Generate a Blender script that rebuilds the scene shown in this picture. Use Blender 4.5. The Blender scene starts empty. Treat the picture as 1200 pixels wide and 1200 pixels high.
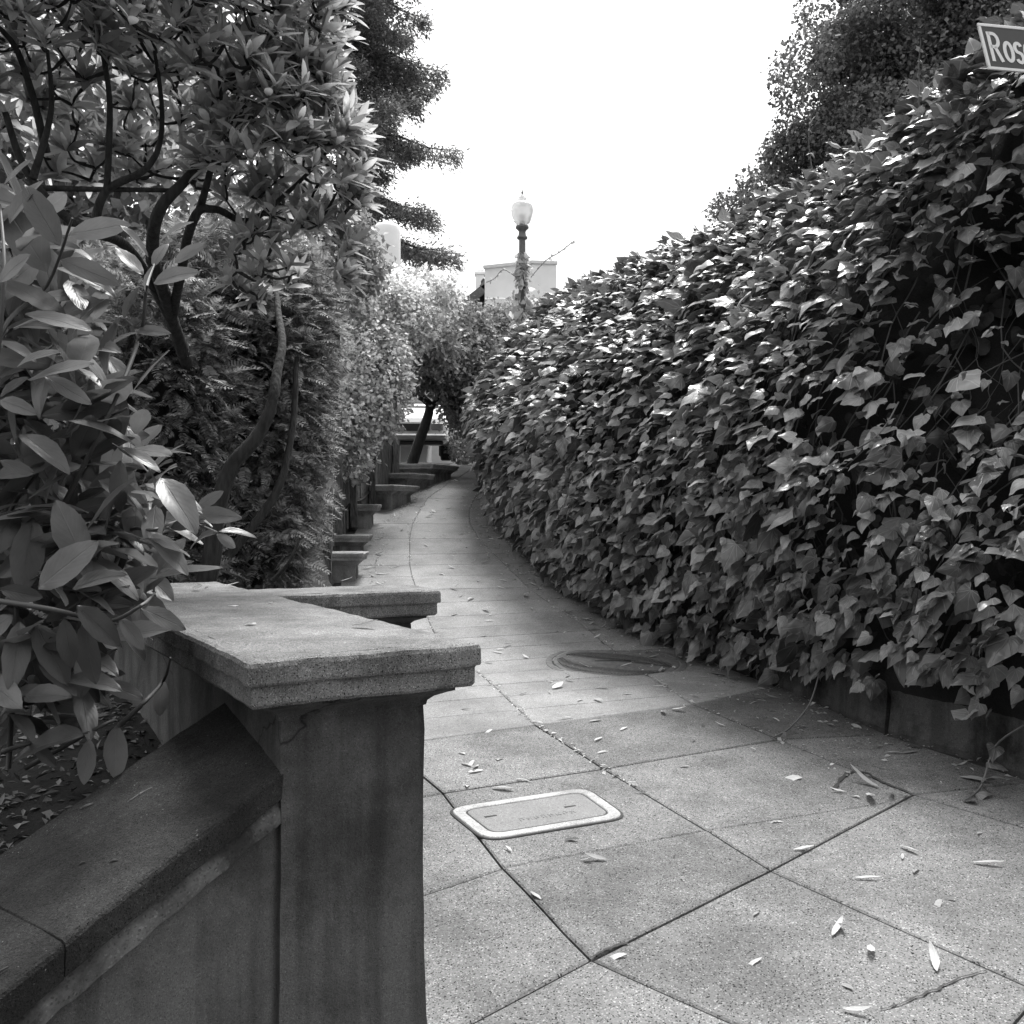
import bpy, math, random
import numpy as np
from mathutils import Vector, Matrix, noise
random.seed(7); rng = np.random.default_rng(7)
SC = bpy.context.scene
C = SC.collection
# ------------------------------------------------------------------ camera, sky, sun, exposure
FPX = 1150.0                                   # focal length in pixels of a 1200 px frame
EYE = 1.5
cam = bpy.data.cameras.new('camera'); cam.sensor_width = 36; cam.lens = 36*FPX/1200
cam.clip_start = .05; cam.clip_end = 2000
co = bpy.data.objects.new('camera', cam); C.objects.link(co)
co.location = (0, 0, EYE); co.rotation_euler = (math.radians(90), 0, 0)
SC.camera = co
SUN_EL, SUN_AZ = 64, 16                       # degrees; azimuth from +Y towards +X
w = bpy.data.worlds.new("World"); SC.world = w; w.use_nodes = True
nt = w.node_tree; nt.nodes.clear()
sky = nt.nodes.new('ShaderNodeTexSky'); sky.sky_type = 'NISHITA'; sky.sun_disc = False
sky.sun_elevation = math.radians(SUN_EL); sky.sun_rotation = math.radians(SUN_AZ)
sky.dust_density = 6; sky.air_density = 1.2; sky.altitude = 50
bw = nt.nodes.new('ShaderNodeRGBToBW')
bg = nt.nodes.new('ShaderNodeBackground'); bg.inputs['Strength'].default_value = .115
# thin even cloud: the sky's grey is drawn towards one overcast value
mx = nt.nodes.new('ShaderNodeMix'); mx.data_type = 'FLOAT'; mx.inputs[0].default_value = .6
mx.inputs[3].default_value = 6.2
ow = nt.nodes.new('ShaderNodeOutputWorld')
nt.links.new(sky.outputs[0], bw.inputs[0]); nt.links.new(bw.outputs[0], mx.inputs[2])
cl = nt.nodes.new('ShaderNodeTexNoise'); cl.inputs['Scale'].default_value = 2.2; cl.inputs['Detail'].default_value = 5; cl.inputs['Roughness'].default_value = .55
tc = nt.nodes.new('ShaderNodeTexCoord'); nt.links.new(tc.outputs['Generated'], cl.inputs['Vector'])
cm = nt.nodes.new('ShaderNodeMapRange'); cm.inputs[1].default_value = .35; cm.inputs[2].default_value = .65; cm.inputs[3].default_value = .50; cm.inputs[4].default_value = .86
mu = nt.nodes.new('ShaderNodeMath'); mu.operation = 'MULTIPLY'
nt.links.new(cl.outputs['Fac'], cm.inputs[0]); nt.links.new(cm.outputs[0], mu.inputs[0]); nt.links.new(mx.outputs[0], mu.inputs[1])
nt.links.new(mu.outputs[0], bg.inputs[0]); nt.links.new(bg.outputs[0], ow.inputs[0])
sl = bpy.data.lights.new('sun', 'SUN'); sl.energy = 1.5; sl.angle = math.radians(20); sl.color = (1, .995, .985)
so = bpy.data.objects.new('sun', sl); C.objects.link(so)
so.rotation_euler = (math.radians(90-SUN_EL), 0, math.radians(180-SUN_AZ)) 
_d = Vector((math.sin(math.radians(SUN_AZ))*math.cos(math.radians(SUN_EL)), math.cos(math.radians(SUN_AZ))*math.cos(math.radians(SUN_EL)), math.sin(math.radians(SUN_EL))))
so.rotation_euler = _d.to_track_quat('Z', 'Y').to_euler()
vs = SC.view_settings; vs.view_transform = 'Standard'; vs.look = 'None'; vs.gamma = 1; vs.exposure = 1.98
vs.use_curve_mapping = False
SC.cycles.max_bounces = 7; SC.cycles.diffuse_bounces = 4; SC.cycles.transparent_max_bounces = 6
SC.cycles.use_denoising = True
# ------------------------------------------------------------------ terrain heights
GK = np.array([(-60, -.9), (-10, -.3), (0, 0), (5.5, .26), (7.4, .33), (8.6, .47), (10, .72), (13, 1.32), (16, 1.95), (18, 2.33), (19.5, 2.46), (30, 2.8), (80, 3.4), (500, 4)])
_yy = np.arange(-60, 120, .05); _g = np.interp(_yy, GK[:, 0], GK[:, 1])
_k = np.hanning(25); _k /= _k.sum(); _g = np.convolve(np.pad(_g, 12, 'edge'), _k, 'valid')
def G(y): return float(np.interp(y, _yy, _g))
def P(px, py, z):                              # a point at depth z seen at photo pixel (px, py)
    return Vector(((px-600)*z/FPX, z, EYE+(600-py)*z/FPX))
def gp(px, py):                                # pavement point seen at photo pixel
    t = (600-py)/FPX
    lo = 1.2
    for z in np.arange(1.2, 24, .02):
        if EYE+t*z <= G(z): lo = z; break
    else: lo = 20
    return Vector(((px-600)*lo/FPX, lo, G(lo)))
def N3(p, s=1.0): return noise.noise(Vector(p)*s)
# ------------------------------------------------------------------ object helpers
BASE = {}
def mesh_from(name, V, F, mat=None, smooth=False, uv=None):
    me = bpy.data.meshes.new(name); me.from_pydata([tuple(v) for v in V], [], [tuple(f) for f in F])
    if mat: me.materials.append(mat)
    if smooth: me.polygons.foreach_set('use_smooth', [True]*len(me.polygons))
    if uv is not None:
        l = me.uv_layers.new(name='UVMap'); idx = np.empty(len(me.loops), int); me.loops.foreach_get('vertex_index', idx)
        l.data.foreach_set('uv', np.asarray(uv, np.float32)[idx].ravel())
    me.update(); return me
def fast_mesh(name, V, T, mat, uv=None, smooth=True):
    V = np.asarray(V, np.float32); T = np.asarray(T, np.int32)
    me = bpy.data.meshes.new(name); n = len(T)
    me.vertices.add(len(V)); me.vertices.foreach_set('co', V.ravel())
    me.loops.add(3*n); me.loops.foreach_set('vertex_index', T.ravel())
    me.polygons.add(n); me.polygons.foreach_set('loop_start', np.arange(0, 3*n, 3, dtype=np.int32))
    try: me.polygons.foreach_set('loop_total', np.full(n, 3, np.int32))
    except Exception: pass
    if smooth: me.polygons.foreach_set('use_smooth', np.ones(n, bool))
    if uv is not None:
        l = me.uv_layers.new(name='UVMap'); l.data.foreach_set('uv', np.asarray(uv, np.float32)[T.ravel()].ravel())
    me.materials.append(mat); me.update(); me.validate(); return me
def thing(name, label, cat, loc=(0, 0, 0), group=None):
    o = bpy.data.objects.new(name, None); C.objects.link(o); o.location = loc; o.empty_display_size = .1
    BASE[o.name] = Matrix.Translation(Vector(loc)); o['label'] = label; o['category'] = cat
    if group: o['group'] = group
    return o
def part(name, me, parent=None, M=None, label=None, kind=None):   # M: world matrix of the mesh
    o = bpy.data.objects.new(name, me); C.objects.link(o); M = M or Matrix.Identity(4)
    if parent is not None:
        o.parent = parent; o.matrix_local = BASE[parent.name].inverted() @ M
    else: o.matrix_world = M
    BASE[o.name] = M
    if label: o['label'] = label
    if kind: o['kind'] = kind
    return o
def tag(o, label, cat, group=None):
    o['label'] = label; o['category'] = cat
    if group: o['group'] = group
    return o
def merge(*vf):
    V, F = [], []
    for v, f in vf:
        b = len(V); V += [Vector(p) for p in v]; F += [tuple(i+b for i in q) for q in f]
    return V, F
def box(c, s, M=None, bev=.0):
    x, y, z = s[0]/2, s[1]/2, s[2]/2; c = Vector(c)
    if bev <= 0:
        V = [Vector((a*x, b*y, d*z)) for a in (-1, 1) for b in (-1, 1) for d in (-1, 1)]
        F = [(0, 1, 3, 2), (4, 6, 7, 5), (0, 4, 5, 1), (2, 3, 7, 6), (0, 2, 6, 4), (1, 5, 7, 3)]
    else:                                        # chamfered box: three rings in z
        V, F = [], []
        rings = [(x-bev, y-bev, -z), (x, y, -z+bev), (x, y, z-bev), (x-bev, y-bev, z)]
        for rx, ry, rz in rings:
            k = bev*.7
            for a, b in ((rx, ry-k), (rx-k, ry), (-rx+k, ry), (-rx, ry-k), (-rx, -ry+k), (-rx+k, -ry), (rx-k, -ry), (rx, -ry+k)): V.append(Vector((a, b, rz)))
        for r in range(3):
            for i in range(8): F.append((r*8+i, r*8+(i+1) % 8, r*8+8+(i+1) % 8, r*8+8+i))
        F.append(tuple(range(7, -1, -1))); F.append(tuple(range(24, 32)))
    if M is not None: V = [M @ v for v in V]
    return [v+c for v in V], F
def tube(pts, radii, sides=8, cap=True):
    pts = [Vector(p) for p in pts]; n = len(pts); V, F = [], []
    if isinstance(radii, (int, float)): radii = [radii]*n
    up = Vector((.13, .21, 1)).normalized()
    for i, p in enumerate(pts):
        t = (pts[min(i+1, n-1)]-pts[max(i-1, 0)]).normalized()
        a = t.cross(up); a = a.normalized() if a.length > .05 else t.cross(Vector((1, .3, 0))).normalized()
        b = t.cross(a)
        for k in range(sides):
            q = 2*math.pi*k/sides; V.append(p+(a*math.cos(q)+b*math.sin(q))*radii[i])
    for i in range(n-1):
        for k in range(sides):
            k2 = (k+1) % sides; F.append((i*sides+k, i*sides+k2, (i+1)*sides+k2, (i+1)*sides+k))
    if cap: F.append(tuple(range(sides))); F.append(tuple(range((n-1)*sides+sides-1, (n-1)*sides-1, -1)))
    return V, F
def lathe(c, prof, sides=20):
    V, F = [], []; c = Vector(c)
    for r, z in prof:
        for k in range(sides):
            q = 2*math.pi*k/sides; V.append(c+Vector((r*math.cos(q), r*math.sin(q), z)))
    for i in range(len(prof)-1):
        for k in range(sides):
            k2 = (k+1) % sides; F.append((i*sides+k, i*sides+k2, (i+1)*sides+k2, (i+1)*sides+k))
    F.append(tuple(range(sides-1, -1, -1))); F.append(tuple(range((len(prof)-1)*sides, len(prof)*sides)))
    return V, F
def smooth_path(pts, n=6):                       # Catmull-Rom
    pts = [Vector(p) for p in pts]; out = []
    for i in range(len(pts)-1):
        p0, p1, p2, p3 = pts[max(i-1, 0)], pts[i], pts[i+1], pts[min(i+2, len(pts)-1)]
        for k in range(n):
            t = k/n
            out.append(.5*((2*p1)+(p2-p0)*t+(2*p0-5*p1+4*p2-p3)*t*t+(3*p1-p0-3*p2+p3)*t**3))
    out.append(pts[-1]); return out
# ------------------------------------------------------------------ materials (the picture is monochrome: greys)
def mat(name):
    m = bpy.data.materials.new(name); m.use_nodes = True; n = m.node_tree.nodes
    return m, m.node_tree, n['Principled BSDF'], m.node_tree.links
def node(nt, t, **kw):
    n = nt.nodes.new(t)
    for k, v in kw.items():
        if k in n.inputs: n.inputs[k].default_value = v
        else: setattr(n, k, v)
    return n
def ramp(nt, src, stops):
    r = nt.nodes.new('ShaderNodeValToRGB'); e = r.color_ramp.elements
    while len(e) < len(stops): e.new(.5)
    for i, (p, v) in enumerate(stops): e[i].position = p; e[i].color = (v, v, v, 1)
    nt.links.new(src, r.inputs[0]); return r.outputs[0]
def math_(nt, op, a, b=None, c=None):
    n = nt.nodes.new('ShaderNodeMath'); n.operation = op
    for i, v in enumerate((a, b, c)):
        if v is None: continue
        if isinstance(v, (int, float)): n.inputs[i].default_value = v
        else: nt.links.new(v, n.inputs[i])
    return n.outputs[0]
def concrete(name, base, spread=.35, grain=.5, stain=.0, streak=.0, speck=.0, bump=.35, rough=.9, rnd=.0, big=1.3, cracks=0, vor=230):
    m, t, b, L = mat(name)
    pos = node(t, 'ShaderNodeNewGeometry').outputs['Position']
    def nz(scale, detail=4, rough_=.6, vec=None):
        n = node(t, 'ShaderNodeTexNoise', Scale=scale, Detail=detail, Roughness=rough_); L.new(vec or pos, n.inputs['Vector']); return n.outputs['Fac']
    col = ramp(t, nz(big, 5, .65), [(.3, base*(1-spread)), (.7, base*(1+spread*.6))])
    fine = nz(170, 3, .7); mid = nz(45, 4, .7)
    f = math_(t, 'ADD', 1-grain*.5, math_(t, 'MULTIPLY', math_(t, 'ADD', math_(t, 'MULTIPLY', fine, .6), math_(t, 'MULTIPLY', mid, .4)), grain))
    val = math_(t, 'MULTIPLY', col, f)
    if grain > 0:
        v = node(t, 'ShaderNodeTexVoronoi', Scale=float(vor)); L.new(pos, v.inputs['Vector'])
        vc = node(t, 'ShaderNodeRGBToBW'); L.new(v.outputs['Color'], vc.inputs[0])
        val = math_(t, 'MULTIPLY', val, ramp(t, vc.outputs[0], [(.12, 1-.75*grain), (.3, 1), (.75, 1), (.92, 1+.9*grain)]))
    if stain:
        val = math_(t, 'MULTIPLY', val, ramp(t, nz(2.6, 6, .7), [(.38, 1-stain), (.56, 1)]))
    if streak:
        mp = node(t, 'ShaderNodeMapping'); mp.inputs['Scale'].default_value = (7, 7, .45); L.new(pos, mp.inputs['Vector'])
        val = math_(t, 'MULTIPLY', val, ramp(t, nz(1.6, 4, .6, mp.outputs[0]), [(.36, 1-streak), (.5, 1), (.75, 1.12)]))
    if speck:
        v = node(t, 'ShaderNodeTexVoronoi', Scale=60.); L.new(pos, v.inputs['Vector'])
        s = ramp(t, v.outputs['Distance'], [(.06, 1), (.13, 0)])
        s2 = math_(t, 'MULTIPLY', s, ramp(t, nz(9, 2), [(.56, 0), (.62, 1)]))
        val = math_(t, 'ADD', val, math_(t, 'MULTIPLY', s2, speck))
    if rnd:
        oi = node(t, 'ShaderNodeObjectInfo').outputs['Random']
        val = math_(t, 'MULTIPLY', val, math_(t, 'ADD', 1-rnd/2, math_(t, 'MULTIPLY', oi, rnd)))
    if cracks:
        v = node(t, 'ShaderNodeTexVoronoi', Scale=1.1, feature='DISTANCE_TO_EDGE')
        wn = node(t, 'ShaderNodeTexNoise', Scale=3., Detail=5.); L.new(pos, wn.inputs['Vector'])
        va = node(t, 'ShaderNodeMix', data_type='VECTOR'); va.inputs[0].default_value = .25
        L.new(pos, va.inputs[4]); L.new(wn.outputs['Color'], va.inputs[5]); L.new(va.outputs[1], v.inputs['Vector'])
        ck = ramp(t, v.outputs['Distance'], [(.0015, .25), (.004, 1)])
        msk = ramp(t, nz(.8, 2), [(.54, 1), (.58, 0)])
        val = math_(t, 'MULTIPLY', val, math_(t, 'MAXIMUM', ck, msk))
    cb = node(t, 'ShaderNodeCombineColor'); [L.new(val, cb.inputs[i]) for i in range(3)]
    L.new(cb.outputs[0], b.inputs['Base Color']); b.inputs['Roughness'].default_value = rough
    b.inputs['Specular IOR Level'].default_value = .3
    h = math_(t, 'ADD', math_(t, 'MULTIPLY', fine, .5), mid)
    bp = node(t, 'ShaderNodeBump', Strength=bump, Distance=.006); L.new(h, bp.inputs['Height']); L.new(bp.outputs[0], b.inputs['Normal'])
    return m
def leafmat(name, lo, hi, rough=.38, trans=.3, veins=.0, vfreq=9, spec=.5, palm=False, back=1.25, swell=1.0):
    m, t, b, L = mat(name)
    rnd = node(t, 'ShaderNodeNewGeometry').outputs['Random Per Island']; oi = node(t, 'ShaderNodeObjectInfo').outputs['Random']
    r = math_(t, 'FRACT', math_(t, 'ADD', rnd, oi))
    val = math_(t, 'ADD', lo, math_(t, 'MULTIPLY', r, hi-lo))
    pos = node(t, 'ShaderNodeNewGeometry').outputs['Position']
    n = node(t, 'ShaderNodeTexNoise', Scale=22., Detail=4.); L.new(pos, n.inputs['Vector'])
    val = math_(t, 'MULTIPLY', val, math_(t, 'ADD', .72, math_(t, 'MULTIPLY', n.outputs['Fac'], .56)))
    hgt = math_(t, 'MULTIPLY', n.outputs['Fac'], .3)
    if veins:
        uv = node(t, 'ShaderNodeTexCoord').outputs['UV']; sp = node(t, 'ShaderNodeSeparateXYZ'); L.new(uv, sp.inputs[0])
        u = math_(t, 'ABSOLUTE', math_(t, 'SUBTRACT', sp.outputs[0], .5)); v = sp.outputs[1]
        rib = ramp(t, u, [(.012, 1), (.03, 0)])
        ph = math_(t, 'FRACT', math_(t, 'MULTIPLY', math_(t, 'SUBTRACT', v, math_(t, 'MULTIPLY', u, .8)), vfreq))
        side = ramp(t, ph, [(.03, .7), (.13, 0), (.9, 0), (.98, .7)])
        vv = math_(t, 'MAXIMUM', rib, side)
        if palm:
            du = math_(t, 'SUBTRACT', sp.outputs[0], .5); dv = math_(t, 'SUBTRACT', v, .10)
            phi = math_(t, 'ARCTAN2', du, dv); rad_ = math_(t, 'SQRT', math_(t, 'ADD', math_(t, 'MULTIPLY', du, du), math_(t, 'MULTIPLY', dv, dv)))
            fr = math_(t, 'ABSOLUTE', math_(t, 'SUBTRACT', math_(t, 'FRACT', math_(t, 'ADD', math_(t, 'DIVIDE', phi, .62), .5)), .5))
            vv = ramp(t, math_(t, 'MULTIPLY', fr, math_(t, 'MULTIPLY', rad_, .62)), [(.006, 1), (.02, 0)]); rib = vv; ph = math_(t, 'ADD', .5, fr)
        val = math_(t, 'MULTIPLY', val, math_(t, 'ADD', 1, math_(t, 'MULTIPLY', vv, veins)))
        swell_ = math_(t, 'ABSOLUTE', math_(t, 'SUBTRACT', ph, .5))
        hgt = math_(t, 'SUBTRACT', hgt, math_(t, 'ADD', math_(t, 'MULTIPLY', swell_, 1.1*swell), math_(t, 'MULTIPLY', rib, max(.4, swell))))
    geo = node(t, 'ShaderNodeNewGeometry')
    val = math_(t, 'MULTIPLY', val, math_(t, 'ADD', 1, math_(t, 'MULTIPLY', geo.outputs['Backfacing'], back-1)))
    cb = node(t, 'ShaderNodeCombineColor'); [L.new(val, cb.inputs[i]) for i in range(3)]
    L.new(cb.outputs[0], b.inputs['Base Color']); b.inputs['Specular IOR Level'].default_value = spec
    L.new(math_(t, 'ADD', rough, math_(t, 'MULTIPLY', geo.outputs['Backfacing'], .35)), b.inputs['Roughness'])
    bp = node(t, 'ShaderNodeBump', Strength=.55, Distance=.006); L.new(hgt, bp.inputs['Height']); L.new(bp.outputs[0], b.inputs['Normal'])
    if trans:
        tr = node(t, 'ShaderNodeBsdfTranslucent'); L.new(cb.outputs[0], tr.inputs['Color'])
        ms = node(t, 'ShaderNodeMixShader'); ms.inputs[0].default_value = trans
        L.new(b.outputs[0], ms.inputs[1]); L.new(tr.outputs[0], ms.inputs[2])
        L.new(ms.outputs[0], t.nodes['Material Output'].inputs['Surface'])
    return m
def plain(name, v, rough=.6, metal=0, spec=.5, var=.15, scale=8, bump=.1):
    m, t, b, L = mat(name)
    pos = node(t, 'ShaderNodeNewGeometry').outputs['Position']
    n = node(t, 'ShaderNodeTexNoise', Scale=float(scale), Detail=5.); L.new(pos, n.inputs['Vector'])
    c = ramp(t, n.outputs['Fac'], [(.3, v*(1-var)), (.7, v*(1+var))]); L.new(c, b.inputs['Base Color'])
    b.inputs['Roughness'].default_value = rough; b.inputs['Metallic'].default_value = metal; b.inputs['Specular IOR Level'].default_value = spec
    bp = node(t, 'ShaderNodeBump', Strength=bump, Distance=.01); L.new(n.outputs['Fac'], bp.inputs['Height']); L.new(bp.outputs[0], b.inputs['Normal'])
    return m
def bark(name, v):
    m, t, b, L = mat(name)
    pos = node(t, 'ShaderNodeNewGeometry').outputs['Position']
    mp = node(t, 'ShaderNodeMapping'); mp.inputs['Scale'].default_value = (30, 30, 6); L.new(pos, mp.inputs['Vector'])
    n = node(t, 'ShaderNodeTexNoise', Scale=1.5, Detail=6.); L.new(mp.outputs[0], n.inputs['Vector'])
    L.new(ramp(t, n.outputs['Fac'], [(.35, v*.5), (.65, v*1.4)]), b.inputs['Base Color']); b.inputs['Roughness'].default_value = .9
    bp = node(t, 'ShaderNodeBump', Strength=.8, Distance=.02); L.new(n.outputs['Fac'], bp.inputs['Height']); L.new(bp.outputs[0], b.inputs['Normal'])
    return m
M_walk = concrete('sidewalk_concrete', .16, .25, 1.4, stain=.22, bump=.7, rnd=.3, cracks=0)
M_ramp = concrete('path_concrete', .232, .2, .8, stain=.14, bump=.3, rnd=.26)
M_joint = concrete('joint_dirt', .05, .4, .5)
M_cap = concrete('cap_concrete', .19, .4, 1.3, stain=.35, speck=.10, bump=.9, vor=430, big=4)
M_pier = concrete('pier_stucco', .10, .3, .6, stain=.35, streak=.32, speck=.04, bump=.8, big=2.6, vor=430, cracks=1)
M_cope = concrete('coping_concrete', .036, .5, 1.4, stain=.5, speck=.16, bump=1., big=3, vor=430)  # base darkened to carry the overhanging shrub's shade as well as stains
M_fill = concrete('fillet_mortar', .15, .5, .6, stain=.75, bump=.4, big=6)
M_curb = concrete('curb_concrete', .11, .3, .5, stain=.75, streak=.3, bump=.5, big=3)
M_step = concrete('stepped_wall_concrete', .26, .35, .5, stain=.4, streak=.4, bump=.4, big=3)
M_lowcap = concrete('low_cap_concrete', .32, .35, .6, stain=.35, bump=.5, big=4)
M_soil = concrete('garden_soil', .02, .5, .6, bump=.9, rough=1)
M_asph = concrete('street_asphalt', .22, .2, .5, bump=.4)
M_ivy = leafmat('ivy_leaf', .035, .2, .30, .1, .7, 5, spec=.5, palm=True)
M_ivyd = leafmat('ivy_leaf_plain', .06, .36, .30, .1, .4, 5, spec=.5, palm=True)
M_rho = leafmat('laurel_leaf', .05, .2, .38, .35, .1, 8, spec=.5, swell=.1)
M_rho2 = leafmat('rhododendron_leaf', .19, .48, .40, .62, .1, 8, spec=.5, swell=.4)
M_deadshade = leafmat('dead_ivy_leaf_shade', .012, .04, .7, .1, .2, 5)  # near-black tone puts the shade between the ivy leaves into the colour
M_ced = leafmat('cedar_spray', .08, .34, .6, .3, 0)
M_vine = leafmat('vine_leaf', .2, .55, .5, .45, 0)
M_flow = leafmat('vine_blossom', .7, .88, .6, .3, 0)
M_bush = leafmat('bush_leaf', .10, .34, .5, .35, 0)
M_red = leafmat('redwood_needle', .09, .26, .6, .35, 0)
M_oak = leafmat('oak_leaf', .05, .2, .5, .35, 0)
M_dry = leafmat('dry_leaf', .32, .72, .6, .2, .25, 7)
M_drydark = leafmat('dark_dry_leaf', .06, .14, .6, .1, .2, 7)
M_mulch = leafmat('wood_chip', .05, .22, .8, 0, 0)
M_bark = bark('dark_bark', .025); M_barkl = bark('redwood_bark', .14)
M_stem = plain('green_stem', .12, .5); M_stemd = plain('brown_stem', .06, .6)
M_wood = bark('fence_board', .11)
M_white = plain('white_stucco', .74, .9, var=.04, scale=3); M_white2 = plain('cream_stucco', .62, .9, var=.06)
M_dark = plain('dark_trim', .045, .7); M_tile = plain('roof_tile', .06, .8, var=.4)
M_lamp = plain('lamp_post_paint', .085, .55, var=.3, scale=14)
M_iron = plain('cast_iron', .12, .8, 0, var=.35, scale=30, bump=.3)
M_paint = concrete('white_road_paint', .38, .15, .6, stain=.45, bump=.3, big=7)
M_lid = concrete('lid_concrete', .2, .2, .5, bump=.35)
M_signd = plain('sign_face', .035, .4, var=.1); M_signw = plain('sign_white', .75, .4, var=.03)
M_steel = plain('galvanised_steel', .35, .4, .8)
M_car = plain('car_paint', .72, .22, spec=.6, var=.02, bump=0); M_tyre = plain('tyre_rubber', .02, .85)
M_chrome = plain('car_trim', .30, .3, .6); M_carblk = plain('car_black_plastic', .03, .5)
mg, tg, bgs, Lg = mat('car_glass'); bgs.inputs['Base Color'].default_value = (.04, .04, .04, 1); bgs.inputs['Roughness'].default_value = .05
mo, to_, bo, Lo = mat('globe_glass'); bo.inputs['Base Color'].default_value = (.82, .82, .82, 1); bo.inputs['Roughness'].default_value = .25
bo.inputs['Transmission Weight'].default_value = .45; bo.inputs['IOR'].default_value = 1.15
M_glass, M_globe = mg, mo
# ------------------------------------------------------------------ leaf templates
def subdivide(V2, T):
    V = [tuple(v) for v in V2]; mid = {}; out = []
    def m(i, j):
        k = (min(i, j), max(i, j))
        if k not in mid: mid[k] = len(V); V.append(tuple((V[i][q]+V[j][q])/2 for q in range(2)))
        return mid[k]
    for i, j, k in T: p, q, w_ = m(i, j), m(j, k), m(k, i); out += [(i, p, w_), (p, j, q), (w_, q, k), (p, q, w_)]
    return V, out
def ivy_template(seed, fine=True):
    r = random.Random(seed); d = lambda a=.03: r.uniform(-a, a)
    lob = r.uniform(0, 1)**2; nar = r.uniform(.8, 1.05)   # some leaves lobed, most plain hearts
    half = lambda s: [(s*(.17+d()), -.12+d()), (s*nar*(.38+d()), -.07+d()), (s*nar*(.47+d()), .14+d()), (s*nar*(.40-.08*lob+d()), .38+d()), (s*nar*(.24-.05*lob+d()), .66+d())]
    V2 = [(0, 0), (d()*.5, .3), (d(), .63), (d(.06), 1.0)]+half(1)+half(-1); T = []
    for o, s in ((4, 0), (9, 1)):
        a, b, c, e, f = range(o, o+5)
        tr = [(0, a, b), (0, b, 1), (1, b, c), (1, c, e), (1, e, 2), (2, e, f), (2, f, 3)]
        T += [t if not s else t[::-1] for t in tr]
    if fine: V2, T = subdivide(V2, T)
    fold = r.uniform(-.75, .35); droop = r.uniform(.25, .75); tw = r.uniform(-.3, .3); w1 = r.uniform(0, 6); curl = r.uniform(-.5, .2); amp = r.uniform(.015, .05)
    V = []
    for x, y in V2:
        yy = max(y, 0); z = fold*(abs(x)-.2*x*x)*.6+curl*x*x-droop*yy*yy*.7+tw*x*yy+amp*math.sin(w1+9*y+6*x)+amp*math.sin(w1*2+13*abs(x)-4*y)
        V.append((x, y-.16*droop*yy**3, z))
    uv = [(x*.9+.5, y*.85+.12) for x, y in V2]
    return np.array(V), np.array(T), np.array(uv)
IVY = [ivy_template(i) for i in range(14)]
IVYC = [ivy_template(i, False) for i in range(14)]
def lance_template(seed, cols=(-1, -.5, 0, .5, 1), width=.2, ys=(0, .12, .32, .55, .78, .93, 1), curl=None):
    r = random.Random(seed); V, UV, T = [], [], []
    k = r.uniform(.02, .28) if curl is None else curl; f = r.uniform(.12, .45); bend = r.uniform(-.07, .07); w1 = r.uniform(0, 6)
    for y in ys:
        wd = width*max(0, (math.sin(math.pi*min(1, y**.9*.98+.01)))**.75)*(1+.15*(y-.5)) if 0 < y < 1 else .012
        for c in cols:
            x = c*wd
            V.append((x+bend*y*y, y, f*abs(x)*(1 if abs(c) < .9 else .8)-k*y*y+.012*math.sin(w1+9*y+3*c))); UV.append((c*.5+.5, y))
    n = len(cols)
    for i in range(len(ys)-1):
        for j in range(n-1):
            a = i*n+j; T += [(a, a+1, a+n+1), (a, a+n+1, a+n)]
    return np.array(V), np.array(T), np.array(UV)
LANCE = [lance_template(i) for i in range(8)]
LANCE2 = [lance_template(50+i, (-1, 0, 1), random.Random(i).uniform(.11, .165), (0, .15, .4, .65, .88, 1)) for i in range(10)]
DRY = [lance_template(90+i, (-1, -.4, .4, 1), random.Random(i+3).uniform(.08, .2), (0, .12, .3, .5, .7, .88, 1), curl=random.Random(i).uniform(-.5, .5)) for i in range(12)]
SMALL = [(np.array([(0, 0, 0), (.38, .45, .08), (0, 1, -.1), (-.38, .45, .08)], float), np.array([(0, 1, 2), (0, 2, 3)]), np.array([(.5, 0), (1, .5), (.5, 1), (0, .5)], float))]
def frond(seed):
    r = random.Random(seed); V, T = [], []
    n = 11
    for i in range(n):
        y = i/n; wl = .34*(1-y)**.7*(.6+.4*min(1, y*5))
        z = -.3*y*y
        for s in (-1, 1):
            b = len(V); t_ = .05
            tip = (s*wl, y+.15+r.uniform(-.03, .03), z-.1*wl+r.uniform(-.05, .05))
            V += [(0, y, z), (0, y+.075, z), (s*wl*.6, y+.055, z+.02), tip]
            T += [(b, b+2, b+1), (b+1, b+2, b+3)] if s > 0 else [(b, b+1, b+2), (b+1, b+3, b+2)]
    V = np.array(V); return V, np.array(T), np.c_[V[:, 0]+.5, V[:, 1]]
FROND = [frond(i) for i in range(4)]
def frames(Tp, Nn, size, xs=None):
    Tp = np.asarray(Tp, float); Nn = np.asarray(Nn, float)
    Tp = Tp/np.linalg.norm(Tp, axis=1, keepdims=True)
    X = np.cross(Tp, Nn); l = np.linalg.norm(X, axis=1, keepdims=True); X = X/np.maximum(l, 1e-6); Z = np.cross(X, Tp)
    size = np.asarray(size, float).reshape(-1, 1); xs = np.ones(len(Tp)) if xs is None else np.asarray(xs, float)
    return np.stack([X*size*xs[:, None], Tp*size, Z*size], axis=2)      # columns
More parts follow.
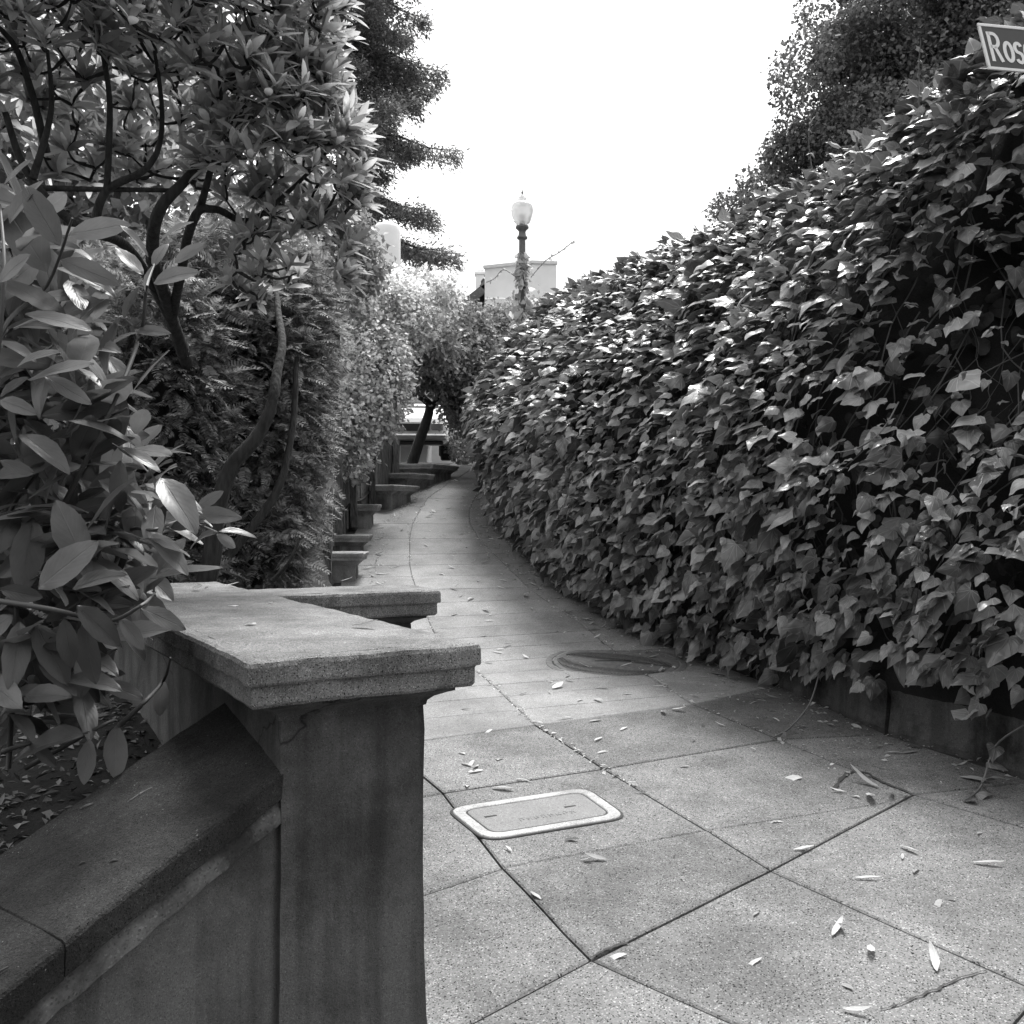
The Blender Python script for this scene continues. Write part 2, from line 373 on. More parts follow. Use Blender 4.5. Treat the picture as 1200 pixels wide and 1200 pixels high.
def mass(name, templates, R, T, m, parent=None, kind='stuff', top=None):
    Vs, Ts, Us = [], [], []; base = 0; pick = rng.integers(0, len(templates), len(T))
    for i, (v, t, u) in enumerate(templates):
        k = np.where(pick == i)[0]
        if not len(k): continue
        W_ = np.einsum('nij,vj->nvi', R[k], v)+np.asarray(T)[k][:, None, :]
        Vs.append(W_.reshape(-1, 3)); Us.append(np.tile(u, (len(k), 1)))
        Ts.append((t[None]+(np.arange(len(k))*len(v))[:, None, None]).reshape(-1, 3)+base); base += len(k)*len(v)
    off = np.array(BASE[parent.name].translation) if parent is not None else np.zeros(3)
    me = fast_mesh(name, np.concatenate(Vs)-off, np.concatenate(Ts), m, np.concatenate(Us))
    return part(name, me, parent, Matrix.Translation(Vector(off)), kind=kind)
def leaf_meshes(name, templates, m):
    return [fast_mesh(name, v, t, m, u) for v, t, u in templates]
def singles(name, meshes, R, T, parent):
    for i in range(len(T)):
        M = Matrix([list(R[i][j])+[T[i][j]] for j in range(3)]+[[0, 0, 0, 1]])
        part(name, meshes[int(rng.integers(0, len(meshes)))], parent, M)
def unit(v): return v/np.maximum(np.linalg.norm(v, axis=-1, keepdims=True), 1e-9)
def ell_points(n, c, r, shell=(.6, 1.0), zmin=-1.0):
    d = unit(rng.normal(size=(n*3, 3))); d = d[d[:, 2] > zmin][:n]
    rad = rng.uniform(shell[0], shell[1], len(d))**.7
    return np.array(c)+d*rad[:, None]*np.array(r), d/np.array(r)
def pell(px, py, z, rx, ry, ry_depth=None):      # ellipsoid from a pixel outline at depth z
    k = z/FPX; return tuple(P(px, py, z)), (rx*k, ry_depth or max(rx*k, .4), ry*k)
def foliage(name, ells, n, size, templates, m, parent, clump=.0, per=1, up=.4, shell=(.55, 1), zmin=-1, hang=.2, nrand=.55):
    tot = sum(e[1][0]*e[1][2] for e in ells); Ps, Ds = [], []
    for c, r in ells:
        p, d = ell_points(max(3, int(n*r[0]*r[2]/tot)), c, r, shell, zmin); Ps.append(p); Ds.append(unit(d))
    p = np.concatenate(Ps); d = np.concatenate(Ds)
    if per > 1:
        p = np.repeat(p, per, 0)+rng.normal(size=(len(p)*per, 3))*clump; d = np.repeat(d, per, 0)
    k = len(p); nn = unit(d*.7+np.array([0, 0, up])+rng.normal(size=(k, 3))*nrand)
    tt = unit(d*.5-np.array([0, 0, hang])+rng.normal(size=(k, 3))*.7)
    s = rng.uniform(size[0], size[1], k)
    return mass(name, templates, frames(tt, nn, s), p, m, parent)
# ------------------------------------------------------------------ solids with worn edges
def offset_poly(poly, o):                        # counter-clockwise convex outline, outwards
    n = len(poly); out = []
    for i in range(n):
        p0, p1, p2 = poly[i-1], poly[i], poly[(i+1) % n]
        a = (p1-p0).normalized(); b = (p2-p1).normalized(); na = Vector((a.y, -a.x)); nb = Vector((b.y, -b.x))
        q = (na+nb); q = q/max(.3, q.length_squared/2)
        out.append(p1+q*o)
    return out
def loft(poly, prof, step=.03, amp=.003, chip=.0, seed=0, topfn=None):
    """closed outline swept through (offset, z) rings, with worn, chipped edges"""
    poly = [Vector(p[:2]) for p in poly]; n = len(poly)
    cnt = [max(1, int((poly[(i+1) % n]-poly[i]).length/step)) for i in range(n)]
    V, F = [], []; so_ = Vector((seed*3.1, seed*1.7, 0))
    for o, z in prof:
        q = offset_poly(poly, o)
        for i in range(n):
            for k in range(cnt[i]):
                p = q[i].lerp(q[(i+1) % n], k/cnt[i]); p3 = Vector((p.x, p.y, z))
                d = noise.noise_vector(p3*9+so_)*amp+noise.noise_vector(p3*45+so_)*amp*.5
                if chip:
                    c = noise.noise(p3*11+so_)
                    if c > .33:
                        cen = sum(poly, Vector((0, 0)))/n; dd = (cen-p).normalized(); d += Vector((dd.x, dd.y, 0))*min(.5, c-.33)*chip
                if topfn: p3 = topfn(p3)
                V.append(p3+d)
    m_ = sum(cnt)
    for r in range(len(prof)-1):
        for i in range(m_): j = (i+1) % m_; F.append((r*m_+i, r*m_+j, (r+1)*m_+j, (r+1)*m_+i))
    F.append(tuple(range(m_-1, -1, -1))); F.append(tuple(range((len(prof)-1)*m_, len(prof)*m_)))
    return V, F
def slab_mesh(name, poly, m, gap=.005, thick=.05, lift=0.0, per=4, bev=.007, wob=.004):
    pts = [Vector((p[0], p[1])) for p in poly]
    ar = sum(pts[i-1].x*pts[i].y-pts[i].x*pts[i-1].y for i in range(len(pts)))
    if ar < 0: pts = pts[::-1]
    def ring(o, dz):
        q = offset_poly(pts, o); out = []
        for i in range(len(q)):
            for k in range(per):
                p = q[i].lerp(q[(i+1) % len(q)], k/per); nv = noise.noise_vector(Vector((p.x*7, p.y*7, .3)))*wob
                out.append(Vector((p.x+nv.x, p.y+nv.y, G(p.y)+dz+lift)))
        return out
    V = ring(-gap, -thick)+ring(-gap, -bev*.7)+ring(-gap-bev, 0); k = len(V)//3; F = []
    for r in range(2):
        for i in range(k): j = (i+1) % k; F.append((r*k+i, r*k+j, r*k+k+j, r*k+k+i))
    c = sum(V[2*k:], Vector())/k; V.append(Vector((c.x, c.y, G(c.y)+lift)))
    for i in range(k): F.append((2*k+i, 2*k+(i+1) % k, 3*k))
    return mesh_from(name, V, F, m)
# ================================================================== SETTING: ground, path, street, garden
def strip_sheet(name, left, right, ys, dz, m, kind='structure', nx=4):
    V, F = [], []
    for y in ys:
        a, b = left(y), right(y)
        for k in range(nx+1): V.append((a+(b-a)*k/nx, y, G(y)+dz))
    for i in range(len(ys)-1):
        for k in range(nx): q = i*(nx+1)+k; F.append((q, q+1, q+nx+2, q+nx+1))
    return part(name, mesh_from(name, V, F, m), kind=kind)
V, F = [], []
gx = [-400, -120, -40, -15, -6, 0, 6, 15, 40, 120, 400]; gy = [-400, -120, -60, -30, -12, -6, -3, 0, 2, 4, 5.5, 7, 8, 9, 10, 12, 14, 16, 17, 18, 19, 20, 24, 30, 45, 80, 200, 500]
for y in gy:
    for x in gx: V.append((x, y, (G(y) if -60 < y < 119 else (G(-59) if y < 0 else G(118)))-.07))
for i in range(len(gy)-1):
    for k in range(len(gx)-1): q = i*len(gx)+k; F.append((q, q+1, q+len(gx)+1, q+len(gx)))
part('ground', mesh_from('ground', V, F, M_soil), kind='structure')
# plan curves of the path
def curve(pts):
    a = np.array(sorted([(p[1], p[0]) for p in pts])); yy = np.arange(a[0, 0], a[-1, 0]+.05, .05); xx = np.interp(yy, a[:, 0], a[:, 1])
    k = np.hanning(17); k /= k.sum(); xs = np.convolve(np.pad(xx, 8, mode='reflect', reflect_type='odd'), k, 'valid')
    return lambda y: float(np.interp(y, yy, xs))
g_ = lambda x, y: tuple(gp(x, y)[:2])
XA1 = curve([g_(828, 973), g_(708, 901), g_(628, 850), g_(564, 790), (-.62, 8.2), g_(480, 668), g_(480, 620), g_(500, 584), g_(524, 568), (-.75, 17.6), (-.62, 19.2)])
XA0 = curve([g_(1050, 940), g_(913, 867), g_(812, 826), g_(768, 797), (.65, 8.7), (.2, 9.9), g_(552, 622), g_(549, 594), (-.45, 15.8), (-.2, 19.2)])
XL = curve([(-.35, 2.2), (-.5, 4), (-.8, 6), (-1.0, 7.4), g_(430, 680), g_(440, 620), g_(470, 590), g_(500, 572), (-.98, 17.5), (-.8, 19.2)])
XW = curve([(3.3, 3.2), g_(1200, 913), g_(1150, 890), g_(1038, 860), (1.95, 6.3), g_(850, 782), (1.0, 8.7), (.66, 9.8), (.22, 11.5), (-.05, 13), (-.12, 15), (-.25, 17.5), (-.2, 19.2)])
ys = list(np.arange(-4, 5.5, .5))+list(np.arange(5.5, 19.3, .25))
path = strip_sheet('path', lambda y: XL(y)-.35 if y > 4 else min(-.75, XL(y)-.35)-max(0, 2.5-y)*.5, lambda y: XW(max(y, 3.3))+.12+max(0, 3.3-y)*1.2, ys, -.016, M_joint)
# near slabs by their corners
def add_slab(poly, m, lift=0, gap=.0055): 
    return part('slab', slab_mesh('slab', poly, m, gap*random.uniform(.6, 1.25), lift=lift), path)
B1, B2, B3 = g_(692, 1127), g_(902, 1020), g_(1070, 932)
c3 = [(-.9, 2.95), g_(590, 1017), g_(829, 973), g_(1045, 941)]
c2 = [(-.9, 4.15), g_(519, 929), g_(708, 901), g_(913, 867)]; w2 = g_(1038, 861)
c1 = [(-.98, 4.75), g_(452, 874), g_(628, 850), g_(812, 826)]
c1w = (XW(6.75)+.02, 6.75)
B0 = (-.95, 1.83); e1 = Vector((.727, .687)); e2 = Vector((.62, -.784))
lift = lambda: random.uniform(-.002, .002)
for q in ([c3[0], c3[1], B1, B0], [c3[1], c3[2], B2, B1], [c3[2], c3[3], B3, B2],
          [c2[0], c2[1], c3[1], c3[0]], [c2[1], c2[2], c3[2], c3[1]], [c2[2], c2[3], B3, c3[3], c3[2]],
          [c2[3], w2, (2.47, 4.66), B3],
          [c1[0], c1[1], c2[1], c2[0]], [c1[1], c1[2], c2[2], c2[1]], [c1[2], c1[3], c2[3], c2[2]], [c1[3], c1w, w2, c2[3]]):
    add_slab(q, M_walk, lift())
D = [(-.35, 1.0), (.98, 2.27), (1.51, 2.80), (2.45, 3.62)]
E = [(.4, .1), (1.7, 1.45), (2.25, 2.0), (3.2, 2.85)]; H_ = [(1.2, -.8), (2.4, .6), (3.0, 1.2), (4.0, 2.1)]
Bs = [B0, B1, B2, B3]
for k in range(3):
    add_slab([Bs[k], Bs[k+1], D[k+1], D[k]], M_walk, lift()); add_slab([D[k], D[k+1], E[k+1], E[k]], M_walk, lift()); add_slab([E[k], E[k+1], H_[k+1], H_[k]], M_walk, lift())
add_slab([B3, (2.47, 4.66), (3.3, 3.5), D[3]], M_walk); add_slab([D[3], (3.3, 3.5), (4.1, 2.6), E[3]], M_walk)
# scored ramp: rows between the column joints
def cross(yr, X, kx):
    y = yr
    for _ in range(12): y = yr+kx*(X(y)-XA1(yr))
    return (X(y), y)
rows = []
y0 = c1[2][1]; y = y0
while y < 19.1:
    rows.append(y); y += (.36 if y < 8.6 else (.5 if y < 11 else .85))*random.uniform(.93, 1.07)
kf = lambda y: float(np.interp(y, [5.6, 7.4, 10, 13, 18], [.42, .30, .08, -.02, -.25]))
XA2 = curve([c1[1], (-.62, 5.9), (-.95, 7.0), (-1.5, 8.5), (-1.9, 20)])
for i in range(len(rows)-1):
    a, b = rows[i], rows[i+1]
    la = [c1[0], c1[1], c1[2], c1[3], c1w] if i == 0 else None
    def line(yr, first):
        if first: return la
        L_ = cross(yr, XL, kf(yr)); p2 = cross(yr, XA2, kf(yr))
        return [(L_[0]-.28, L_[1]-.28*kf(yr)), p2, cross(yr, XA1, kf(yr)), cross(yr, XA0, kf(yr)), cross(yr, XW, kf(yr))]
    A, B = line(a, i == 0), line(b, False)
    if B[1][0] > XL(b)-.1 and i < 6: cols = [(0, 1), (1, 2), (2, 3), (3, 4)]
    else: cols = [(0, 2), (2, 3), (3, 4)]
    for u, v in cols:
        add_slab([A[u], A[v], B[v], B[u]], M_ramp, random.uniform(-.0015, .0015), gap=.003 if b < 9 else .0022)
for pl, wd in (([(978, 926), (986, 914), (1000, 906), (1016, 908), (1032, 917), (1052, 925), (1069, 931)], .009), ([(1156, 1139), (1122, 1152), (1092, 1162), (1060, 1176), (1030, 1186)], .004), ([(690, 1125), (712, 1114), (736, 1108)], .006)):
    pp = smooth_path([gp(x, y) for x, y in pl], 5); V, F = [], []
    for i, p in enumerate(pp):
        t_ = (pp[min(i+1, len(pp)-1)]-pp[max(i-1, 0)]).normalized(); q = Vector((-t_.y, t_.x, 0))*wd*(.3+random.random())
        w_ = Vector((random.gauss(0, .003), random.gauss(0, .003), 0)); V += [p+q+w_+Vector((0, 0, .004)), p-q+w_+Vector((0, 0, .004))]
    part('crack', mesh_from('crack', V, [(2*i, 2*i+1, 2*i+3, 2*i+2) for i in range(len(pp)-1)], M_joint), path)
strip_sheet('street', lambda y: -14, lambda y: 12, [19.2, 20, 22, 24, 27, 30], -.02, M_asph)
# patch of brighter apron concrete at the crest
# garden bed to the left, behind the walls
def bed_h(x, y):
    return float(np.interp(y, [0, 2.5, 4.0, 6, 8, 12, 20], [.25, .52, .72, .85, .95, 1.5, 2.6]))+.05*N3((x*1.3, y*1.3, 0))
def bed_edge(y):
    return float(np.interp(y, [0, 1.2, 2.7, 3.3, 4.1, 4.4, 7, 9.3, 12, 14, 15.5, 17.5, 19], [-2.7, -1.78, -.78, -.95, -1.2, -1.05, -1.25, -1.8, -2.1, -2.0, -1.75, -1.3, -1.1]))
V, F = [], []; by = np.arange(.2, 19, .2); bx = np.r_[0, .2, .4, .6, .9, 1.3, 1.8, 2.5, 4, 6, 9, 13]
for y in by:
    for d in bx: x = bed_edge(y)-d; V.append((x, y, bed_h(x, y)))
for i in range(len(by)-1):
    for k in range(len(bx)-1): q = i*len(bx)+k; F.append((q, q+len(bx), q+len(bx)+1, q+1)[::-1])
bed = part('garden_bed', mesh_from('garden_bed', V, F, M_soil, True), kind='structure')
n = 5200; yy = rng.uniform(1.5, 4.6, n); xx = np.array([bed_edge(y) for y in yy])-rng.uniform(0, 1.9, n)
T = np.c_[xx, yy, [bed_h(a, b)+.006 for a, b in zip(xx, yy)]]
tt = unit(np.c_[rng.normal(size=(n, 2)), rng.normal(size=n)*.25]); nn = unit(np.c_[rng.normal(size=(n, 2))*.35, np.ones(n)])
o = mass('mulch', SMALL, frames(tt, nn, rng.uniform(.015, .055, n), rng.uniform(.35, .8, n)), T, M_mulch)
# ================================================================== NEAR WALL (pier, caps, sloping coping)
c_ = Vector((.857, .515)); n_ = Vector((-.515, .857)); FL = Vector((-.588, 2.20)); FR = FL+c_*.585
ZC = EYE-.335
wall = thing('garden_wall', 'nearest stained concrete garden wall with thick moulded cap and sloping side wall', 'wall', (-.35, 2.4, .1))
cap_prof = [(-.03, ZC-.112), (-.012, ZC-.110), (-.006, ZC-.102), (-.006, ZC-.062), (-.004, ZC-.058), (.004, ZC-.056), (.006, ZC-.05), (.006, ZC-.014), (.002, ZC-.004), (-.008, ZC), (-.03, ZC+.001)]
mould = [(-.105, ZC-.165), (-.1, ZC-.163), (-.098, ZC-.152), (-.085, ZC-.140), (-.06, ZC-.128), (-.045, ZC-.122), (-.043, ZC-.108)]
rect1 = [FL, FR, FR+n_*2.6, FL+n_*2.6]
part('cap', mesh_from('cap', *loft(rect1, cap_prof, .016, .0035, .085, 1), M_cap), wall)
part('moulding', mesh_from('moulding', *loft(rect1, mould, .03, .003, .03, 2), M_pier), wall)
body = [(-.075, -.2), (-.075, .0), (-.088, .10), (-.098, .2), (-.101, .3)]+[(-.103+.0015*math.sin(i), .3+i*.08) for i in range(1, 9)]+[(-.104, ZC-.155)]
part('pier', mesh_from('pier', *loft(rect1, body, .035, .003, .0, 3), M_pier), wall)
a2 = FR+n_*1.50; b2 = Vector((-.316, 4.27)); d2 = (b2-Vector((-1.05, 3.93))).normalized(); m2 = Vector((-d2.y, d2.x)); a2 = b2-d2*.98
rect2 = [a2, b2, b2+m2*.38, a2+m2*.38]
Z2 = ZC-.004
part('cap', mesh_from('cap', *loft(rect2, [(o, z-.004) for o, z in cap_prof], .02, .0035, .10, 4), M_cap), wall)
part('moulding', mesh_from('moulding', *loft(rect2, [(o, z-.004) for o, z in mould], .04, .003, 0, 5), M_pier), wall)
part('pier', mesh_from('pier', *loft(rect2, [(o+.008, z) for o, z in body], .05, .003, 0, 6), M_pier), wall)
# sloping side wall: frame with x along the fall, y to the back
d_ = Vector((-.6, -.8)); p_ = Vector((-.8, .6)); S0 = Vector((-.562, 2.325)); SL = .414
def slope_solid(y0, y1, zt, zb, x0=-.05, x1=1.75, vertical_bottom=None, bev=.012, amp=.003, seed=0, front_only=False):
    n = 70; V, F = [], []
    for i in range(n+1):
        t = x0+(x1-x0)*i/n; zc = .876-SL*t
        bot = vertical_bottom if vertical_bottom is not None else zc+zb
        ring = [(y0, bot), (y0, zc+zt-bev), (y0+bev*.35, zc+zt-bev*.35), (y0+bev, zc+zt)]+[(y0+bev+(y1-y0-2*bev)*k/6, zc+zt+.004*math.sin(k*.52)) for k in range(1, 7)]+[(y1, zc+zt-bev), (y1, bot)]
        for yy_, z in ring:
            q = S0+d_*t+p_*yy_; p3 = Vector((q.x, q.y, z)); V.append(p3+noise.noise_vector(p3*14)*amp+noise.noise_vector(p3*55)*amp*.5)
    k = len(ring)
    for i in range(n):
        for j in range(k-1): F.append((i*k+j, i*k+j+1, i*k+k+j+1, i*k+k+j))
    F.append(tuple(range(k))); F.append(tuple(range(n*k+k-1, n*k-1, -1)))
    return V, [f[::-1] for f in F]
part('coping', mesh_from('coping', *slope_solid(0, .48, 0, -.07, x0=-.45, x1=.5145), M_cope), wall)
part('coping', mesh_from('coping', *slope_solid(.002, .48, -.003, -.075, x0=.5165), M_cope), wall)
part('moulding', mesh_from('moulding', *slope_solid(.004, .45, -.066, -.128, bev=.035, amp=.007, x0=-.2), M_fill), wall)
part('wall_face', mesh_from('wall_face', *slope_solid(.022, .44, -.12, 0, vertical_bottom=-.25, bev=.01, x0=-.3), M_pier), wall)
for t_, y_, l_, a_ in ((.13, .30, .06, .2), (.33, .12, .02, 1.), (.36, .20, .014, .4), (.62, .16, .022, .9), (.60, .05, .03, .1), (.22, .41, .03, .6)):
    q_ = S0+d_*t_+p_*y_; z_ = .876-SL*t_+.004; dv_ = (d_*math.cos(a_)+p_*math.sin(a_)); dz_ = -SL*math.cos(a_)
    tw = part('twig', mesh_from('twig', *tube([(q_.x, q_.y, z_), (q_.x+dv_.x*l_*.5, q_.y+dv_.y*l_*.5, z_+dz_*l_*.5+.002), (q_.x+dv_.x*l_, q_.y+dv_.y*l_, z_+dz_*l_)], [.002, .003, .0015], 5), M_signw if 0 else M_fill))
    tag(tw, 'small pale twig or flake lying on the sloping coping', 'twig', 'flakes on the sloping coping')
# ================================================================== STEPPED PIERS UP THE LEFT SIDE
def low_pier(right, yaw, wlen, dep, zc, label):
    a = Vector((math.cos(yaw), math.sin(yaw))); b = Vector((-a.y, a.x)); r = Vector(right[:2])
    rect = [r-a*wlen, r, r+b*dep, r-a*wlen+b*dep]
    t = thing('low_pier', label, 'pier', (r.x-a.x*wlen/2, r.y, G(r.y)), 'stepped concrete piers along the left of the path')
    pr = [(.0, zc-.085), (.03, zc-.08), (.034, zc-.045), (.045, zc-.04), (.05, zc-.01), (.04, zc), (.02, zc+.001)]
    mo_ = [(-.05, zc-.14), (-.045, zc-.13), (-.02, zc-.105), (.01, zc-.082)]
    bo_ = [(-.05, G(r.y)-.25), (-.052, G(r.y)+.1), (-.055, zc-.132)]
    for nm, pf, am, sd in (('cap', pr, .004, 1), ('moulding', mo_, .003, 2), ('pier_body', bo_, .004, 3)):
        part(nm, mesh_from(nm, *loft(rect, pf, .06, am, .03 if nm == 'cap' else 0, sd+int(r.y*9)), M_lowcap if nm == 'cap' else M_step), t)
zpx = lambda py, z: EYE+(600-py)*z/FPX
for (px, py, cy, yaw, wl, dep, lab) in (
    (424, 684, 648, .02, .62, .34, 'lowest of the small stepped piers, just past the second big cap'),
    (430, 654, 627, .03, .66, .34, 'second small stepped pier up the path, close behind the lowest one'),
    (441, 622, 591, .03, .58, .40, 'wider small pier with a light top standing clear at the foot of the white vine'),
    (462, 600, 568, -.35, .62, .75, 'dark small pier under the white vine, seen at its corner'),
    (480, 582, 554, -.4, .62, .75, 'dark small pier just below the topmost stepped pier'),
    (508, 571, 543, -.35, .95, .95, 'topmost stepped pier with long overhanging cap by the leaning trunk')):
    g = gp(px, py); z = g.y
    low_pier((g.x-.03, g.y+.05), yaw, wl, dep, zpx(cy, z), lab)
# ================================================================== IVY HEDGE ON THE RIGHT
HK = np.array([(3, 4.0), (4.7, 4.15), (5.7, 4.2), (6.4, 4.1), (7.6, 3.85), (9.2, 3.6), (11, 3.38), (13.2, 3.25), (15, 2.95), (17, 2.6), (18.3, 2.1)])
HY = lambda y: float(np.interp(y, HK[:, 0], HK[:, 1]))
OFFK = [(0, .05), (.07, .18), (.2, .32), (.35, .42), (.48, .42), (.62, .22), (.8, -.22), (.93, -.65), (1, -1.05), (1.25, -2.4)]
def hedge_pt(y, u, extra=0.0):
    x = XW(max(y, 3.2)) if y >= 3.2 else XW(3.2)+(3.2-y)*1.0
    dx = (XW(max(y, 3.3)+.1)-XW(max(y, 3.3)-.1))/.2; nx, ny = -1.0, dx; l = math.hypot(nx, ny); nx /= l; ny /= l
    off = float(np.interp(u, [k[0] for k in OFFK], [k[1] for k in OFFK]))
    h = HY(y)*min(u, 1.0)+max(0, u-1)*.15
    z = G(y)+h
    q = Vector((x, y, z))
    off += .16*N3(q, .8)*(min(1, u*3))+.07*N3(q, 2.3)*min(1, u*4)
    cav = math.exp(-((y-4.7)/.75)**2-((z-2.5)/.85)**2)
    off -= 1.15*cav
    return Vector((x+nx*(off+extra), y+ny*(off+extra), z+.12*N3((y, 3.3, 0), .9)*min(1, u*1.5)+.10*N3((y, z, 8), 2.5)*(u > .85))), cav
def hedge_frame(y, u, extra=0):
    p, cav = hedge_pt(y, u, extra); a, _ = hedge_pt(y+.08, u, extra); b, _ = hedge_pt(y, u+.02, extra)
    n = (a-p).cross(b-p); n.normalize()
    if n.x*(-1)+n.z*.5 < 0: n = -n
    return p, n, cav
V, F = [], []; hy = np.arange(2.6, 18.3, .12); hu = np.r_[0, .08, .16, .26, .38, .5, .62, .74, .86, .95, 1.0, 1.1, 1.25, 1.6]
for y in hy:
    for u in hu:
        p, cav = hedge_pt(float(y), float(u), -.55 if u > .1 else -.16); V.append(p)
    V.append(Vector((V[-1].x+1.5, V[-1].y+.5, G(y)-.1)))
k = len(hu)+1
for i in range(len(hy)-1):
    for j in range(k-1): q = i*k+j; F.append((q, q+1, q+k+1, q+k))
part('bank', mesh_from('bank', V, F, M_soil, True), kind='structure')
hedge = thing('ivy_hedge', 'tall bank of large leaved ivy spilling over the right side of the path', 'hedge', (1.9, 6.5, G(6.5)))
pts, nrm, cavs, dep, us = [], [], [], [], []
NI = 25000
ysamp = rng.uniform(0, 1, NI*2)
for i in range(NI):
    y = 2.7+15.2*float(ysamp[i])**1.15; layer = rng.choice([0, 0, .05, .2]); u = float(rng.uniform(.02, 1.28))
    if u < .02+float(np.interp(y, [5.6, 6.6], [.11, .0]))*rng.uniform(.3, 1): continue
    p, n, cav = hedge_frame(y, u, -float(layer)+.045*rng.normal())
    if cav > .3 and layer < .05 and rng.uniform() < cav*1.1: continue
    if u < .62 and rng.uniform() < float(np.interp(y, [4, 7, 12], [.32, .16, .05])): continue
    pts.append(p); nrm.append(n); cavs.append(cav); dep.append(layer); us.append(min(u, 1.0))
pts = np.array(pts); nrm = np.array(nrm); dep = np.array(dep); k = len(pts)
up = np.array([0, 0, 1.])
tip = unit(-up*(.85-.55*np.clip(np.array(us)[:, None]*1.2-.1, 0, 1))+nrm*.75+np.array([-.55, -.05, 0])+rng.normal(size=(k, 3))*.42)
us = np.array(us)[:, None]; nor = unit(nrm*.55+up*(.45+1.0*np.clip(us*1.3-.2, 0, 1))+rng.normal(size=(k, 3))*.5)
size = np.clip(rng.lognormal(math.log(.103), .34, k), .04, .21)
Rf = frames(tip, nor, size, rng.uniform(.85, 1.12, k))
proj = np.c_[600+pts[:, 0]*FPX/pts[:, 1], 600-(pts[:, 2]-EYE)*FPX/pts[:, 1]]
vis = (proj[:, 0] > 0) & (proj[:, 0] < 1200) & (proj[:, 1] > 0) & (proj[:, 1] < 1200) & (dep < .05)
score = np.where(vis, size/pts[:, 1], 0); top = np.argsort(-score)[:300]; rest = np.setdiff1d(np.arange(k), top)
singles('leaf', leaf_meshes('leaf', IVY, M_ivy), Rf[top], pts[top], hedge)
far = rest[pts[rest, 1] > 10]; near_ = rest[pts[rest, 1] <= 10]
mass('leaf_mass', IVY, Rf[near_], pts[near_], M_ivyd, hedge); mass('leaf_mass', IVYC, Rf[far], pts[far], M_ivyd, hedge)
# dead leaves, toned near black as gap shade, and bare stems inside the bank
kd = 2600; dp_, dn_ = [], []
for i in range(kd):
    p, n, cav = hedge_frame(3+10*float(rng.uniform())**1.3, float(rng.uniform(.1, 1.05)), -.3-.12*float(rng.uniform())); dp_.append(p); dn_.append(n)
mass('dead_leaf_mass', IVYC, frames(unit(rng.normal(size=(kd, 3))-up*.6), unit(np.array(dn_)+rng.normal(size=(kd, 3))*.6), rng.uniform(.06, .15, kd)), np.array(dp_), M_deadshade, hedge)
vf = []
for i in range(170):
    y = 3+9*random.random()**1.2; u = random.uniform(.05, .6); pl = []
    for k_ in range(7):
        pl.append(hedge_pt(y, u, -.30+random.uniform(-.06, .1))[0]); u += random.uniform(.03, .10); y += random.uniform(-.14, .14)
    vf.append(tube(smooth_path(pl, 3), random.uniform(.002, .006), 5, False))
part('stem_mass', mesh_from('stem_mass', *merge(*vf), M_stemd, True), hedge, kind='stuff')
outer = dep < .05
def hedge_on(px, py, out=.06):
    d = (proj[:, 0]-px)**2+(proj[:, 1]-py)**2+(~outer)*1e6; j = np.argsort(d)[:8]; z = float(np.median(pts[j, 1]))
    return P(px, py, z-out)
def runner(path_, r=.004, leaves=4, ls=(.02, .05), parent=hedge, m=M_stem):
    pp = smooth_path(path_, 5); V, F = tube(pp, [r]*(len(pp)-3)+[r*.8, r*.6, r*.35], 5)
    o = part('runner', mesh_from('runner', V, F, m, True), parent)
    for _ in range(leaves):
        q = pp[random.randrange(len(pp)//5, len(pp))]; dv = Vector((random.uniform(-1, 1), random.uniform(-1, 0), random.uniform(-.8, .6)))
        R = frames([tuple(dv)], [(random.uniform(-.4, .4), -.4, 1)], [random.uniform(*ls)])
        part('leaf', LEAFM[random.randrange(len(LEAFM))], parent, Matrix([list(R[0][j])+[q[j]] for j in range(3)]+[[0, 0, 0, 1]]))
LEAFM = leaf_meshes('leaf', IVY, M_ivy)
for pl in ([(927, 443), (902, 475), (875, 487), (850, 485)], [(911, 516), (879, 548), (850, 557), (822, 552)], [(1053, 471), (1040, 495), (1025, 513), (1000, 527), (970, 531)],
           [(790, 520), (745, 545), (705, 552)], [(780, 545), (730, 575), (668, 586)], [(1090, 630), (1060, 700), (1045, 728)], [(690, 395), (704, 350), (716, 305)], [(655, 410), (640, 440), (620, 450)],
           [(820, 250), (838, 238), (846, 228)], [(955, 215), (948, 170), (951, 130)], [(1080, 140), (1077, 90), (1079, 45)]):
    runner([hedge_on(x, y) for x, y in pl], .0045, 5, (.03, .07))
g0 = gp(922, 862); g1 = gp(1015, 848); g2 = gp(1140, 935)
runner([hedge_on(962, 782, .1), (g0+(hedge_on(962, 782)-g0)*.45)+Vector((.04, 0, 0)), g0+Vector((.03, .03, .04)), g0+Vector((-.05, -.04, .015)), g0+Vector((-.12, -.12, .012))], .005, 3, (.03, .05))
runner([hedge_on(1030, 790, .1), g1+Vector((.07, .08, .22)), g1+Vector((.04, .03, .03)), g1+Vector((-.08, -.02, .012))], .005, 2, (.03, .05))
runner([hedge_on(1200, 850, .12), g2+Vector((.16, .12, .2)), g2+Vector((.05, .02, .05)), g2+Vector((-.05, -.06, .012))], .005, 7, (.05, .1))
